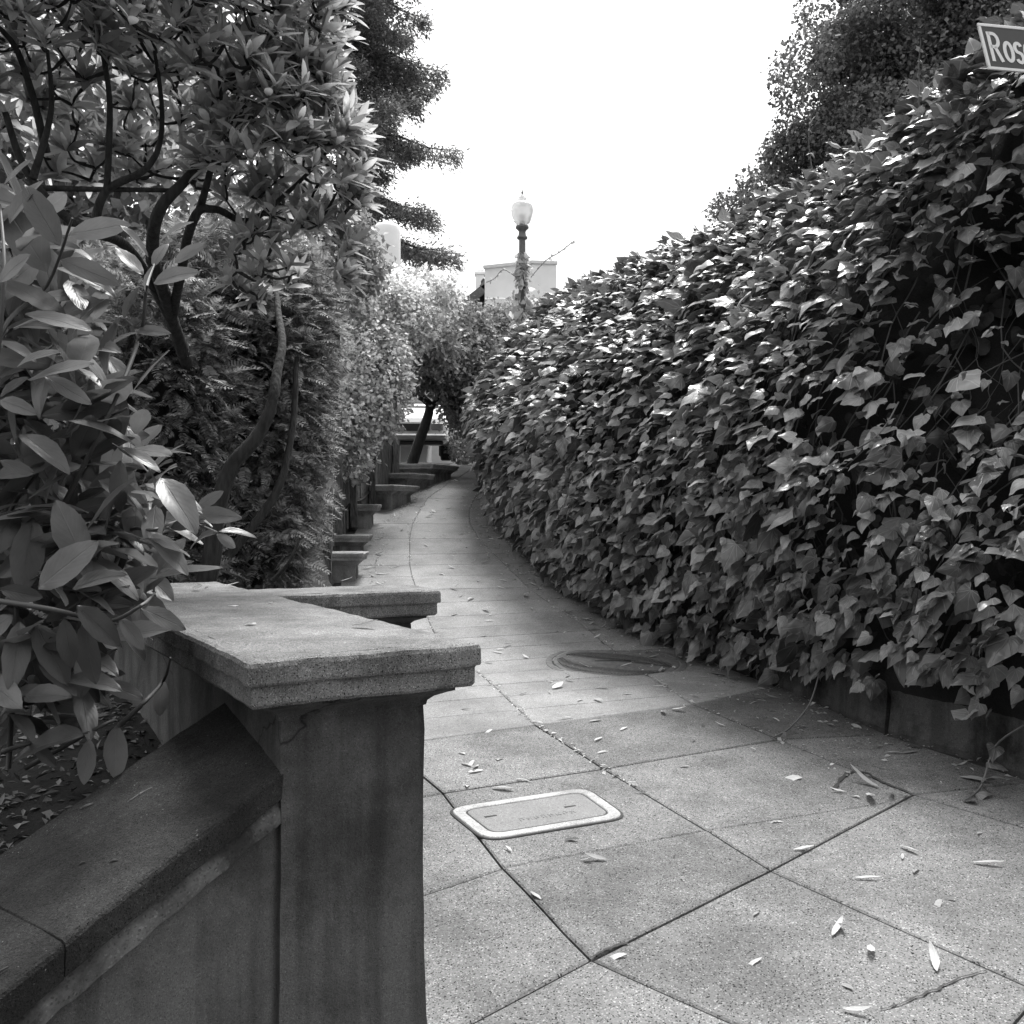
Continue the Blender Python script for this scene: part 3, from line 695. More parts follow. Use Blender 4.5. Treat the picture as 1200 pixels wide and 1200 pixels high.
# low wall at the foot of the ivy, in sections
low = thing('retaining_wall', 'low stained concrete wall at the foot of the ivy on the right', 'wall', (2.0, 6, G(6)))
for (ya, yb) in ((2.9, 4.05), (4.07, 5.50), (5.53, 7.0), (7.03, 8.6), (8.62, 10.2)):
    V, F = [], []; n = 24
    for i in range(n+1):
        y = ya+(yb-ya)*i/n; x = XW(max(3.2, y))+(0 if y > 3.2 else (3.2-y)*1.2); dx = (XW(max(3.3, y)+.1)-XW(max(3.3, y)-.1))/.2; nv = Vector((1, -dx)).normalized()
        for o_, h in ((.0, -.1), (-.012, .02), (0, .1), (.002, .2), (.004, .285), (.018, .3), (.1, .303), (.2, .3)):
            p3 = Vector((x+nv.x*o_, y+nv.y*o_, G(y)+h)); V.append(p3+noise.noise_vector(p3*7)*.008+noise.noise_vector(p3*30)*.004)
    for i in range(n):
        for j in range(7): F.append((i*8+j, i*8+8+j, i*8+9+j, i*8+1+j)[::-1])
    F.append(tuple(range(8))); F.append(tuple(range(n*8+7, n*8-1, -1)))
    part('wall_section', mesh_from('wall_section', V, F, M_curb), low)
# ================================================================== COVERS IN THE PAVEMENT
q = [g_(524, 949), g_(570, 986), g_(735, 960), g_(686, 924)]; q = [Vector(p) for p in q]
uc = sum(q, Vector((0, 0)))/4
def rrect(qs, inset, r, seg=5):
    c = sum(qs, Vector((0, 0)))/4; qs = offset_poly(qs, -inset); out = []
    for i in range(4):
        a, b, d = qs[i-1], qs[i], qs[(i+1) % 4]
        p1 = b+(a-b).normalized()*r; p2 = b+(d-b).normalized()*r
        for k in range(seg+1):
            t = k/seg; out.append(p1*(1-t)**2+b*2*t*(1-t)+p2*t*t)
    return out
ar = sum(q[i-1].x*q[i].y-q[i].x*q[i-1].y for i in range(4))
if ar < 0: q = q[::-1]
util = thing('utility_cover', 'rounded rectangular meter box lid with a white painted rim in the pavement', 'cover', (uc.x, uc.y, G(uc.y)))
def ring_mesh(outer, inner, z0, z1):
    n = len(outer); V = []; F = []
    for pl, z in ((outer, z0), (outer, z1-.003), ([o.lerp(i, .06) for o, i in zip(outer, inner)], z1), ([o.lerp(i, .94) for o, i in zip(outer, inner)], z1), (inner, z1-.003), (inner, z0)):
        V += [Vector((p.x, p.y, G(p.y)+z)) for p in pl]
    for r in range(5):
        for i in range(n): j = (i+1) % n; F.append((r*n+i, r*n+j, r*n+n+j, r*n+n+i))
    return V, F
part('gasket', mesh_from('gasket', *ring_mesh(rrect(q, -.012, .10), rrect(q, .02, .09), -.01, .0035), M_joint), util)
part('rim', mesh_from('rim', *ring_mesh(rrect(q, 0, .09), rrect(q, .048, .06), -.01, .007), M_paint), util)
ins = rrect(q, .056, .055); V = [Vector((p.x, p.y, G(p.y)+z)) for z, pl in ((-.01, ins), (.005, ins), (.0065, rrect(q, .062, .052))) for p in pl]; n = len(ins)
F = [(r*n+i, r*n+(i+1) % n, r*n+n+(i+1) % n, r*n+n+i) for r in range(2) for i in range(n)]+[tuple(range(2*n, 3*n))]
lid = part('lid', mesh_from('lid', V, F, M_lid), util)
V = [Vector((p.x, p.y, G(p.y)+.004)) for p in rrect(q, .047, .06)]
part('seam', mesh_from('seam', V, [tuple(range(len(V)))], M_joint), util)
ax = (Vector(g_(690, 950))-Vector(g_(580, 968))).normalized(); ay = Vector((-ax.y, ax.x)); MB = Matrix(((ax.x, ay.x, 0), (ax.y, ay.y, 0), (0, 0, 1)))
for pxy in ((575, 959), (668, 948)):
    p = Vector(g_(*pxy)); part('slot', mesh_from('slot', *box((p.x, p.y, G(p.y)+.0065), (.055, .012, .003), MB), M_joint), lid)
p0 = Vector(g_(612, 963)); vf = []                # worn raised cast lettering, no longer legible
for i in range(8):
    p = p0+ax*.034*i
    for dx, dy, sx, sy in ((-.009, 0, .004, .034), (.006, .006*(-1)**i, .004, .024), (0, .014-.01*(i % 3), .016, .004)):
        qv = p+ax*dx+ay*dy; vf.append(box((qv.x, qv.y, G(qv.y)+.0068), (sx, sy, .002), MB))
part('worn_lettering', mesh_from('worn_lettering', *merge(*vf), M_lid), lid)
mc = gp(722, 777); mr = 80*mc.y/FPX
man = thing('manhole_cover', 'round dark ribbed iron manhole cover at the foot of the ivy', 'manhole cover', tuple(mc))
slope = (G(mc.y+.3)-G(mc.y-.3))/.6
def tilt(V): return [Vector((v.x, v.y, v.z+(v.y-mc.y)*slope)) for v in V]
V, F = lathe((mc.x, mc.y, mc.z), [(mr*1.03, -.02), (mr*1.03, .004), (mr*1.02, .006), (mr*.945, .006), (mr*.94, -.01)], 48); part('frame', mesh_from('frame', tilt(V), F[:-2], M_iron), man)
V, F = lathe((mc.x, mc.y, mc.z), [(mr*.915, -.02), (mr*.915, .004), (mr*.9, .007)], 48); cov = part('lid', mesh_from('lid', tilt(V), F, M_iron), man)
V, F = lathe((mc.x, mc.y, mc.z), [(mr*.95, -.02), (mr*.95, .0)], 48); part('seam', mesh_from('seam', tilt(V), F, M_joint), man)
vf = []; ca = math.radians(62); u1 = Vector((math.cos(ca), math.sin(ca))); u2 = Vector((-u1.y, u1.x)); MR = Matrix(((u1.x, u2.x, 0), (u1.y, u2.y, 0), (0, 0, 1)))
for i in range(-19, 20):
    o_ = i*.022; hl = math.sqrt(max(0, (mr*.86)**2-o_*o_))
    for s in (-1, 1):
        if hl < .08: continue
        c = Vector((mc.x, mc.y))+u2*o_+u1*s*hl*.5; vf.append(box((c.x, c.y, mc.z+.0085+(c.y-mc.y)*slope), (hl*.94, .010, .004), MR))
part('tread_ribs', mesh_from('tread_ribs', *merge(*vf), M_iron), cov)
part('lift_slot', mesh_from('lift_slot', *box((mc.x, mc.y+.02, mc.z+.0095), (mr*.62, .022, .004)), M_joint), cov)
# ================================================================== STREET SIGN
zs = 3.6; sp = thing('street_sign', 'dark street name sign with white border reading Rose above the ivy', 'sign', (2.12, zs, G(zs)))
A_ = P(1145, 27, zs); xdir = Vector((1, .08, -.05)).normalized(); ydir = Vector((.30, .0, 1)).normalized(); W_, Hh = .62, .168
A0_ = P(1158.5, 81, zs); ydir = (A_-A0_).normalized(); Hh = (A_-A0_).length; zdir = xdir.cross(ydir).normalized()
MS = Matrix([[xdir[i], ydir[i], zdir[i], A0_[i]] for i in range(3)]+[[0, 0, 0, 1]])
def sbox(x0, x1, y0, y1, z0, z1): return [MS @ v for v in box(((x0+x1)/2, (y0+y1)/2, (z0+z1)/2), (x1-x0, y1-y0, z1-z0), bev=.0012)[0]], box((0, 0, 0), (x1-x0, y1-y0, z1-z0), bev=.0012)[1]
part('panel', mesh_from('panel', *sbox(0, W_, 0, Hh, -.004, .0), M_signd), sp)
for nm, a in (('border', (0, W_, Hh-.011, Hh, -.006, .0025)), ('border', (0, W_, 0, .011, -.006, .0025)), ('border', (0, .011, .0115, Hh-.0115, -.006, .0025)), ('border', (W_-.011, W_, .0115, Hh-.0115, -.006, .0025))):
    part(nm, mesh_from(nm, *sbox(*a), M_signw), sp)
def stroke(pl, wd=.0125):                        # flat ribbon along a polyline, on the panel face
    pl = [Vector(p) for p in pl]; V, F = [], []; n = len(pl); shut = (pl[0]-pl[-1]).length < 1e-4
    for i, p in enumerate(pl):
        a = pl[i-1] if i else (pl[-2] if shut else p); b = pl[i+1] if i < n-1 else (pl[1] if shut else p)
        t = (b-a).normalized(); q = Vector((-t.y, t.x))*wd/2
        V += [MS @ Vector((p.x+q.x, p.y+q.y, .002)), MS @ Vector((p.x-q.x, p.y-q.y, .002))]
    k = len(V); V += [v-zdir*.0025 for v in V]
    for i in range(n-1): F += [(2*i, 2*i+1, 2*i+3, 2*i+2), (2*i, 2*i+2, k+2*i+2, k+2*i), (2*i+1, k+2*i+1, k+2*i+3, 2*i+3)]
    return V, F
arc = lambda cx, cy, rx, ry, a0, a1, n=14: [(cx+rx*math.cos(math.radians(a0+(a1-a0)*i/n)), cy+ry*math.sin(math.radians(a0+(a1-a0)*i/n))) for i in range(n+1)]
yb = .032
for gl in ([stroke([(.030, yb), (.030, yb+.112)]), stroke([(.0305, yb+.106), (.045, yb+.106)]+arc(.045, yb+.081, .018, .025, 90, -90)+[(.0305, yb+.056)]), stroke([(.046, yb+.056), (.065, yb)])],
           [stroke(arc(.096, yb+.041, .0145, .035, 0, 360, 24))],
           [stroke(arc(.135, yb+.059, .012, .018, 20, 270, 12)+arc(.135, yb+.022, .0125, .0185, 90, -160, 12)[1:])],
           [stroke([(.160, yb+.042), (.186, yb+.042)]), stroke(arc(.173, yb+.041, .0135, .035, 2, 320, 20))]):
    part('letter', mesh_from('letter', *merge(*gl), M_signw), sp)
pz = MS @ Vector((W_*.62, -.1, -.03)); part('post', mesh_from('post', *tube([(pz.x, pz.y+.03, -.2+G(zs)), (pz.x, pz.y+.03, pz.z+.35)], .03, 12), M_steel), sp)
# ================================================================== STREET LAMP
lx, ly = P(612, 500, 17.7).x, 17.7; lz = lambda py: zpx(py, 17.7); rr = lambda px: px*17.7/FPX/2
lamp = thing('street_lamp', 'old street lamp with acorn glass globe on a slim post above the ivy', 'street lamp', (lx, ly, G(ly)))
part('post', mesh_from('post', *lathe((lx, ly, 0), [(.2, G(ly)-.1), (.2, G(ly)+.3), (.13, G(ly)+.45), (rr(9), lz(380)), (rr(7.6), lz(282)), (rr(7.6), lz(281)), (rr(12), lz(280)), (rr(12.5), lz(278)), (rr(9), lz(276)), (rr(8), lz(272)), (rr(10), lz(270)), (rr(15.5), lz(267.5)), (rr(15), lz(265)), (rr(11), lz(264))], 18), M_lamp, True), lamp)
part('globe', mesh_from('globe', *lathe((lx, ly, 0), [(rr(11), lz(264.5)), (rr(19), lz(260)), (rr(24), lz(253)), (rr(26), lz(247)), (rr(25), lz(242)), (rr(20), lz(238)), (rr(12), lz(236.5)), (rr(8), lz(236)), (rr(10), lz(233.5)), (rr(8), lz(231)), (rr(4), lz(229)), (rr(2.5), lz(228))], 22), M_globe, True), lamp)
part('bulb', mesh_from('bulb', *lathe((lx, ly, 0), [(rr(6), lz(264)), (rr(7), lz(258)), (rr(6.5), lz(252)), (rr(3), lz(250))], 12), M_white, True), lamp)
part('finial', mesh_from('finial', *lathe((lx, ly, 0), [(rr(3.4), lz(229.5)), (rr(1.6), lz(227.5)), (rr(2.6), lz(225.5)), (rr(1.2), lz(224)), (rr(.6), lz(221.5))], 10), M_lamp, True), lamp)
iv = thing('climbing_ivy', 'ivy sprig climbing around the street lamp post', 'ivy', (lx, ly, G(ly)))
n = 210; a = rng.uniform(0, 6.28, n); zz = rng.uniform(lz(400), lz(298), n); rad = rng.uniform(.07, .2, n)*(1+.4*np.sin(zz*4))
T = np.c_[lx+np.cos(a)*rad, ly+np.sin(a)*rad, zz]; dn = np.c_[np.cos(a), np.sin(a), np.zeros(n)]
mass('leaf_mass', IVY, frames(unit(-up*.8+dn*.5+rng.normal(size=(n, 3))*.5), unit(dn+up*.6+rng.normal(size=(n, 3))*.5), rng.uniform(.08, .17, n)), T, M_vine, iv)
for pl in ([(590, 316), (580, 326), (570, 331)], [(640, 305), (655, 296), (673, 282)]):
    pp = smooth_path([P(605 if pl[0][0] < 600 else 622, 325, 17.5)]+[P(x, y, 17.5) for x, y in pl], 4)
    part('runner', mesh_from('runner', *tube(pp, .008, 4), M_stem), iv)
    tl = np.array([tuple(p) for p in pp[2:]]); n = len(tl)
    mass('leaf_mass', IVY, frames(rng.normal(size=(n, 3)), rng.normal(size=(n, 3)), rng.uniform(.04, .08, n)), tl, M_vine, iv)
# ================================================================== TREES AND SHRUBS
def limbs(root, name, lst, m=M_bark, sides=9):
    allp = []
    for pts_, r0, r1 in lst:
        pp = smooth_path(pts_, 6); n = len(pp); rd = [r0+(r1-r0)*i/(n-1) for i in range(n)]
        pp = [p+noise.noise_vector(p*3)*r0*.6 for p in pp]
        part(name if r0 < .045 else 'trunk', mesh_from(name, *tube(pp, rd, sides), m, True), root); allp += pp
    return allp
def rosettes(centres, axes, nl, size, elev=(8, 60)):
    T, Tp, Nn, S = [], [], [], []
    for c, a in zip(centres, axes):
        a = Vector(a).normalized(); u = a.cross(Vector((.3, .5, .81))).normalized(); v = a.cross(u); k = random.randint(*nl); f0 = random.uniform(0, 6.28)
        for i in range(k):
            f = f0+i*2.4+random.uniform(-.3, .3); e = math.radians(random.uniform(*elev)); r = u*math.cos(f)+v*math.sin(f)
            t_ = r*math.cos(e)+a*math.sin(e); t_.z -= .12
            T.append(Vector(c)+a*random.uniform(-.03, .015)); Tp.append(t_); Nn.append(a*math.cos(e)-r*math.sin(e)+Vector((random.gauss(0, .2), random.gauss(0, .2), random.gauss(0, .2)))); S.append(random.uniform(*size))
    return np.array([tuple(t) for t in T]), np.array([tuple(t) for t in Tp]), np.array([tuple(t) for t in Nn]), np.array(S)
def twigs(root, centres, axes, skel, r=.0045, m=M_bark):
    """each tip joins the nearest wood already grown, so twigs fork off one another"""
    vf = []; S = np.array([tuple(p) for p in skel]); cs_ = [Vector(c) for c in centres]
    order = sorted(range(len(cs_)), key=lambda i: float(np.min(np.linalg.norm(S-np.array(cs_[i]), axis=1))))
    for i in order:
        c = cs_[i]; d = np.linalg.norm(S-np.array(c), axis=1)*(1+.35*(S[:, 2] > c.z)); q = Vector(S[int(np.argmin(d))])
        L_ = (q-c).length; mid = (q+c)/2-Vector(axes[i])*.2*L_+Vector((random.gauss(0, .08), random.gauss(0, .08), random.gauss(.02, .05)))*L_*1.5
        pp = smooth_path([q, mid, c], 4); rr_ = min(.014, r*(1+1.2*L_))
        vf.append(tube(pp, [rr_*1.6]*3+[rr_*1.2]*3+[r]*3, 5, False)); S = np.concatenate([S, np.array([tuple(p) for p in pp[2:-1]])])
    part('twigs', mesh_from('twigs', *merge(*vf), m, True), root, kind='stuff')
# big rhododendron, upper left
rho = thing('rhododendron', 'large rhododendron tree with dark crooked limbs filling the upper left', 'tree', tuple(P(238, 690, 4.6)))
lim = limbs(rho, 'limb', [
    ([P(236, 705, 5.9), P(236, 600, 5.8), P(226, 480, 5.5), P(203, 380, 5.0), P(178, 305, 4.5)], 0.0442, 0.0300),
    ([P(203, 380, 5.0), P(150, 290, 4.5), P(85, 262, 4.1), P(30, 200, 4.0), P(5, 130, 3.9)], 0.0272, 0.0120),
    ([P(110, 262, 4.15), P(125, 222, 4.1), P(173, 196, 4.1), P(190, 150, 4.1), P(180, 60, 4.1)], 0.0204, 0.0072),
    ([P(178, 305, 4.5), P(185, 250, 4.2), P(213, 217, 4.2), P(240, 190, 4.25), P(275, 160, 4.3), P(290, 100, 4.4)], 0.0306, 0.0090),
    ([P(203, 370, 4.95), P(225, 262, 4.3), P(250, 247, 4.35), P(293, 260, 4.5), P(340, 225, 4.6), P(385, 180, 4.7)], 0.0238, 0.0072),
    ([P(233, 247, 4.3), P(247, 200, 4.2), P(262, 150, 4.1), P(255, 80, 4.0)], 0.0177, 0.0060),
    ([P(40, 222, 4.1), P(120, 221, 4.1), P(213, 224, 4.2)], 0.0136, 0.0084),
    ([P(40, 210, 4.0), P(60, 130, 3.9), P(55, 60, 3.8)], 0.0163, 0.0060),
    ([P(55, 180, 4.0), P(20, 60, 3.8), P(-30, 10, 3.7)], 0.0177, 0.0060),
    ([P(125, 222, 4.1), P(130, 130, 4.0), P(115, 40, 4.0), P(100, -40, 4)], 0.0150, 0.0060)])
RE = [((-1.75, 4.35, 3.45), (1.0, .9, .78), 560), ((-1.02, 4.35, 3.05), (.36, .5, .5), 230), ((-2.25, 3.9, 3.5), (.7, .6, .6), 190), ((-1.2, 4.3, 3.65), (.5, .5, .45), 130), ((-1.0, 4.5, 2.6), (.3, .35, .3), 40), ((-1.75, 3.9, 3.9), (.5, .4, .4), 60), ((-1.85, 4.5, 3.45), (.7, .5, .5), 130), ((-2.6, 2.7, 4.7), (1.5, 1.6, 1.0), 300)]
cs, as_ = [], []
for c, r, n in RE:
    p, d = ell_points(n, c, r, (.75, 1), -.35); d = unit(d); cs += list(p); as_ += list(unit(d*.6+np.array([.12, -.1, .95])))
twigs(rho, cs, as_, lim)
T, Tp, Nn, S = rosettes(cs, as_, (7, 12), (.075, .14), (8, 80))
Rf = frames(Tp, Nn, S, rng.uniform(.85, 1.2, len(S)))
sc_ = S/T[:, 1]*np.where((np.abs(T[:, 0]/T[:, 1]) < .52) & ((T[:, 2]-EYE)/T[:, 1] < .52), 1, 0)-.004*(T[:, 1]-3.5); top = np.argsort(-sc_)[:300]; rest = np.setdiff1d(np.arange(len(S)), top)
singles('leaf', leaf_meshes('leaf', LANCE2, M_rho2), Rf[top], T[top], rho); mass('leaf_mass', LANCE2, Rf[rest], T[rest], M_rho2, rho)
# laurel-like shrub, near left
lau = thing('laurel_shrub', 'near left shrub with broad smooth leaves leaning over the wall cap', 'shrub', tuple(P(40, 900, 2.9)))
br = [([(10, 900), (20, 700), (10, 610), (40, 560), (90, 510), (150, 478)], 2.6), ([(-20, 560), (0, 395), (55, 335), (85, 255)], 2.35), ([(60, 620), (130, 480), (165, 390), (172, 335), (185, 300)], 2.5),
      ([(60, 800), (120, 700), (150, 625), (180, 621), (215, 610), (255, 624)], 2.55), ([(-30, 700), (60, 714), (125, 728), (165, 710), (182, 694)], 2.25), ([(-20, 890), (30, 872), (70, 866), (104, 858)], 2.5),
      ([(140, 850), (170, 822), (192, 797), (200, 770)], 2.5), ([(-10, 470), (5, 330), (0, 240)], 2.3), ([(30, 900), (120, 850), (137, 845)], 2.55)]
skel = []
for pl, z in br:
    pp = smooth_path([P(x, y, z+.05*i*(-1)**i) for i, (x, y) in enumerate(pl)], 5); n = len(pp)
    part('stem', mesh_from('stem', *tube(pp, [.0075-.005*i/n for i in range(n)], 6), M_stemd, True), lau); skel += pp
LV = [(55, 318, 8, 241), (70, 288, 30, 222), (12, 262, 35, 212), (5, 217, 34, 186), (80, 275, 145, 262), (140, 264, 176, 292), (70, 305, 128, 326), (168, 322, 136, 287), (188, 283, 216, 257), (180, 313, 192, 283), (205, 308, 238, 284),
      (180, 332, 223, 313), (170, 342, 172, 312), (30, 368, 100, 382), (45, 352, 90, 342), (70, 372, 107, 350), (145, 374, 155, 338), (160, 388, 192, 386), (33, 445, 98, 420), (0, 465, 28, 443), (52, 441, 103, 468), (0, 469, 36, 480), (92, 502, 55, 466),
      (70, 527, 35, 489), (90, 506, 152, 487), (80, 523, 152, 508), (138, 525, 187, 543), (0, 540, 38, 555), (80, 604, 128, 581), (115, 563, 172, 590), (177, 598, 203, 573), (205, 606, 215, 567), (230, 596, 258, 578), (222, 604, 276, 602),
      (253, 625, 219, 631), (256, 623, 301, 622), (254, 626, 277, 643), (173, 623, 220, 668), (200, 619, 236, 608), (165, 713, 218, 734), (140, 724, 169, 760), (100, 728, 104, 797), (90, 710, 140, 753), (75, 725, 84, 780), (25, 745, 68, 766),
      (15, 750, 10, 797), (190, 795, 187, 838), (105, 866, 98, 914), (137, 850, 134, 908), (98, 861, 14, 872), (40, 872, 62, 895), (60, 868, 92, 842), (120, 800, 165, 815), (45, 690, 100, 640), (30, 640, 75, 610), (10, 600, 45, 625), (0, 690, 44, 700),
      (130, 660, 85, 700), (60, 560, 20, 520), (110, 470, 150, 440), (100, 420, 60, 390), (20, 430, 60, 405), (0, 330, 30, 300), (0, 400, 40, 415), (150, 640, 110, 690), (120, 700, 175, 660), (85, 690, 130, 668)]
def depth_at(x, y):
    return float(np.clip(min(((p.x*FPX/p.y+600-x)**2+(600-(p.z-EYE)*FPX/p.y-y)**2, p.y) for p in skel)[1]+random.uniform(-.06, .06), 2.15, 2.9))
T, Tp, Nn, S = [], [], [], []
for bx_, by_, tx, ty in LV:
    z = depth_at(bx_, by_); b = P(bx_, by_, z); t_ = P(tx, ty, z+random.uniform(-.05, .05))
    L_ = (t_-b).length*random.uniform(1.02, 1.15)
    T.append(b); Tp.append(t_-b); S.append(L_); Nn.append(Vector((random.gauss(.1, .3), random.gauss(-.8, .25), random.gauss(.65, .25))))
for i in range(1200):                             # filling leaves further in
    x = random.uniform(-60, 190); y = random.uniform(240, 860)
    if x > 40+150*math.exp(-((y-640)/90)**2)+110*math.exp(-((y-480)/160)**2)+75*math.exp(-((y-775)/55)**2): continue
    z = random.uniform(2.4, 3.1); b = P(x, y, z); a = random.uniform(0, 6.28)
    T.append(b); Tp.append(Vector((math.cos(a), random.uniform(-.9, .2), math.sin(a)*.7-.1))); S.append(random.uniform(.12, .19)); Nn.append(Vector((random.gauss(.1, .4), random.gauss(-.2, .4), random.gauss(.9, .25))))
T = np.array([tuple(t) for t in T]); Rf = frames(np.array([tuple(t) for t in Tp]), np.array([tuple(t) for t in Nn]), S, rng.uniform(.85, 1.15, len(S)))
singles('leaf', leaf_meshes('leaf', LANCE, M_rho), Rf[:290], T[:290], lau)
if len(T) > 290: mass('leaf_mass', LANCE, Rf[290:], T[290:], M_rho, lau)
# unseen leaf mass added behind the viewpoint to block low sky light
WE = [((x, -8.5+1.2*N3((x, 1, 2)), h*.5-.4), (2.6, 1.6, h*.55)) for x, h in ((-14, 8), (-10, 9), (-6, 8), (-2, 9), (2, 8.5), (6, 9), (10, 8), (14, 9))]
tot_ = 26000; q_ = [ell_points(tot_//8, c, r_, (.5, 1)) for c, r_ in WE]; wp = np.concatenate([a for a, b in q_])*np.array([1, 1, .7]); wd_ = unit(np.concatenate([b for a, b in q_])); k = len(wp)
mass('added_leaf_screen', SMALL, frames(rng.normal(size=(k, 3)), unit(wd_+rng.normal(size=(k, 3))*.5), rng.uniform(.3, .6, k), np.full(k, 1.3)), wp, M_oak)
# cedar hedge
ced = thing('cedar_hedge', 'dark feathery cedar hedge behind the second wall cap', 'hedge', (-1.6, 6, bed_h(-1.6, 6)))
limbs(ced, 'limb', [([P(243, 700, 5.2), P(252, 625, 5.2), P(272, 548, 5.2), P(303, 502, 5.2), P(322, 455, 5.25), P(328, 390, 5.5), P(318, 330, 5.9), P(300, 270, 6.2)], .055, .008), ([P(262, 660, 5.4), P(330, 560, 5.6), P(350, 420, 5.8)], .03, .015), ([P(320, 680, 5.2), P(338, 660, 5.1), P(352, 630, 5.1)], .012, .006)])
CE = [((-1.85, 6.2, 2.25), (.62, .6, 1.15)), ((-1.55, 6.3, 2.0), (.36, .5, 1.05)), ((-1.48, 6.5, 2.7), (.3, .4, .6)), ((-2.4, 6.2, 2.1), (.6, .6, 1.1)), ((-1.6, 6.0, 1.3), (.36, .4, .4)), ((-2.0, 5.5, 2.05), (.42, .3, .85)), ((-2.1, 5.4, 1.2), (.5, .3, .4)), ((-1.90, 8.4, 1.95), (.14, .4, 1.1)), ((-1.84, 7.6, 1.3), (.18, .4, .6))]
tot = 10500; Ps, Ds = [], []
for c, r in CE:
    p, d = ell_points(int(tot*r[0]*r[2]/2.2), c, r, (.5, 1)); Ps.append(p); Ds.append(unit(d))
p = np.concatenate(Ps); d = np.concatenate(Ds); k = len(p)
mass('spray_mass', FROND, frames(unit(d*.8+np.array([.1, -.2, -.1])+rng.normal(size=(k, 3))*.45), unit(d*.3+up+rng.normal(size=(k, 3))*.5), rng.uniform(.09, .2, k)), p, M_ced, ced)
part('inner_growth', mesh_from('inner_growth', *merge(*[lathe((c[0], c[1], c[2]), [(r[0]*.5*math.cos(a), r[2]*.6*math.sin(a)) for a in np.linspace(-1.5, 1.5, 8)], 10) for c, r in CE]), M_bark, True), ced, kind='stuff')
# flowering vine over the fence
vin = thing('flowering_vine', 'pale flowering vine heaped over the wooden fence', 'vine', tuple(P(430, 600, 12)))
VE = [pell(432, 440, 12.4, 40, 66, .6), pell(411, 486, 12.0, 22, 64, .4), pell(452, 365, 13, 38, 38, .7), pell(412, 352, 12.4, 32, 32, .6), pell(434, 458, 12.6, 22, 52, .5), pell(475, 372, 13.4, 28, 36, .6), pell(505, 345, 14, 26, 18, .5)]
foliage('leaf_mass', VE, 800, (.045, .10), SMALL, M_vine, vin, up=.5, per=20, clump=.10, shell=(.7, 1.05)); foliage('blossom_mass', VE, 1700, (.035, .075), SMALL, M_flow, vin, up=.9, hang=.1, nrand=.3, shell=(.98, 1.14), per=14, clump=.07); foliage('strand_mass', VE, 160, (.04, .08), SMALL, M_vine, vin, up=.3, shell=(1.05, 1.25), per=9, clump=.06)
def shrub(label, ells, n, size, m, base, name='shrub', cat='shrub', per=1, clump=.1, trunk=None, group=None, templates=SMALL, up_=.4):
    t = thing(name, label, cat, base, group)
    foliage('leaf_mass', ells, n, size, templates, m, t, per=per, clump=clump, up=up_)
    for pts_, r0, r1 in (trunk or []): part('trunk', mesh_from('trunk', *tube(smooth_path(pts_, 5), [r0+(r1-r0)*i/(5*(len(pts_)-1)) for i in range(5*(len(pts_)-1)+1)], 8), M_bark, True), t)
    return t
shrub('dark feathery shrub beyond the white vine at the top of the path', [pell(520, 405, 17.3, 34, 52), pell(545, 395, 18, 24, 36), pell(500, 375, 17, 26, 34), pell(538, 455, 18, 20, 40), pell(484, 430, 17.2, 30, 26), pell(548, 470, 18.3, 16, 42), pell(500, 400, 15.8, 34, 30), pell(556, 420, 18, 22, 44)], 2000, (.04, .10), M_bush, tuple(P(520, 545, 17.3)), per=20, clump=.13,
      trunk=[([P(482, 545, 17.6), P(492, 515, 17.6), P(503, 482, 17.6), P(500, 470, 17.6), P(485, 463, 17.6), P(470, 462, 17.6)], .11, .04), ([P(503, 482, 17.6), P(512, 466, 17.7), P(520, 440, 17.8)], .06, .03)])
shrub('dark shrubs in front of the white block behind the lamp', [pell(590, 395, 22, 34, 36), pell(640, 385, 22, 40, 32)], 700, (.05, .11), M_bush, tuple(P(600, 545, 22)), per=16, clump=.12)
shrub('low round bush at the crest of the path', [pell(548, 522, 20, 26, 24), pell(560, 505, 19, 18, 30)], 2200, (.05, .11), M_bush, tuple(P(548, 543, 20)), up_=.7)
shrub('small leaved shrub under the white chimney', [pell(398, 290, 10.5, 34, 42), pell(375, 330, 10, 26, 40), pell(420, 310, 11, 24, 26)], 500, (.04, .09), M_bush, tuple(P(398, 640, 10.5)), per=14, clump=.09, trunk=[([P(385, 640, 10.5), P(392, 450, 10.5), P(398, 300, 10.5)], .06, .03)])
shrub('hazy tree seen through the rhododendron at far left', [((-6.5, 13, 4.0), (2.6, 1.8, 2.6)), ((-4.6, 13, 3.2), (1.6, 1.5, 2.0)), ((-9, 13, 4.5), (2.5, 2, 3)), ((-5.0, 13.5, 6.4), (2.4, 1.6, 2.0)), ((-6.4, 12.6, 7.2), (2.4, 1.6, 2.2))], 17000, (.12, .26), M_bush, (-6.5, 13, bed_h(-6.5, 13)), name='tree', cat='tree', trunk=[([(-6.5, 13, 1.2), (-6.3, 13, 3), (-6.6, 13, 5)], .2, .08)])
shrub('dark hedge closing the garden behind the cedar', [((-3.6, 9, 2.1), (1.6, .8, 1.3)), ((-2.6, 9.5, 2.2), (.7, .8, 1.2)), ((-6, 8.5, 2.0), (1.8, .8, 1.4))], 8000, (.07, .16), M_oak, (-3.6, 9, bed_h(-3.6, 9)), name='hedge', cat='hedge')
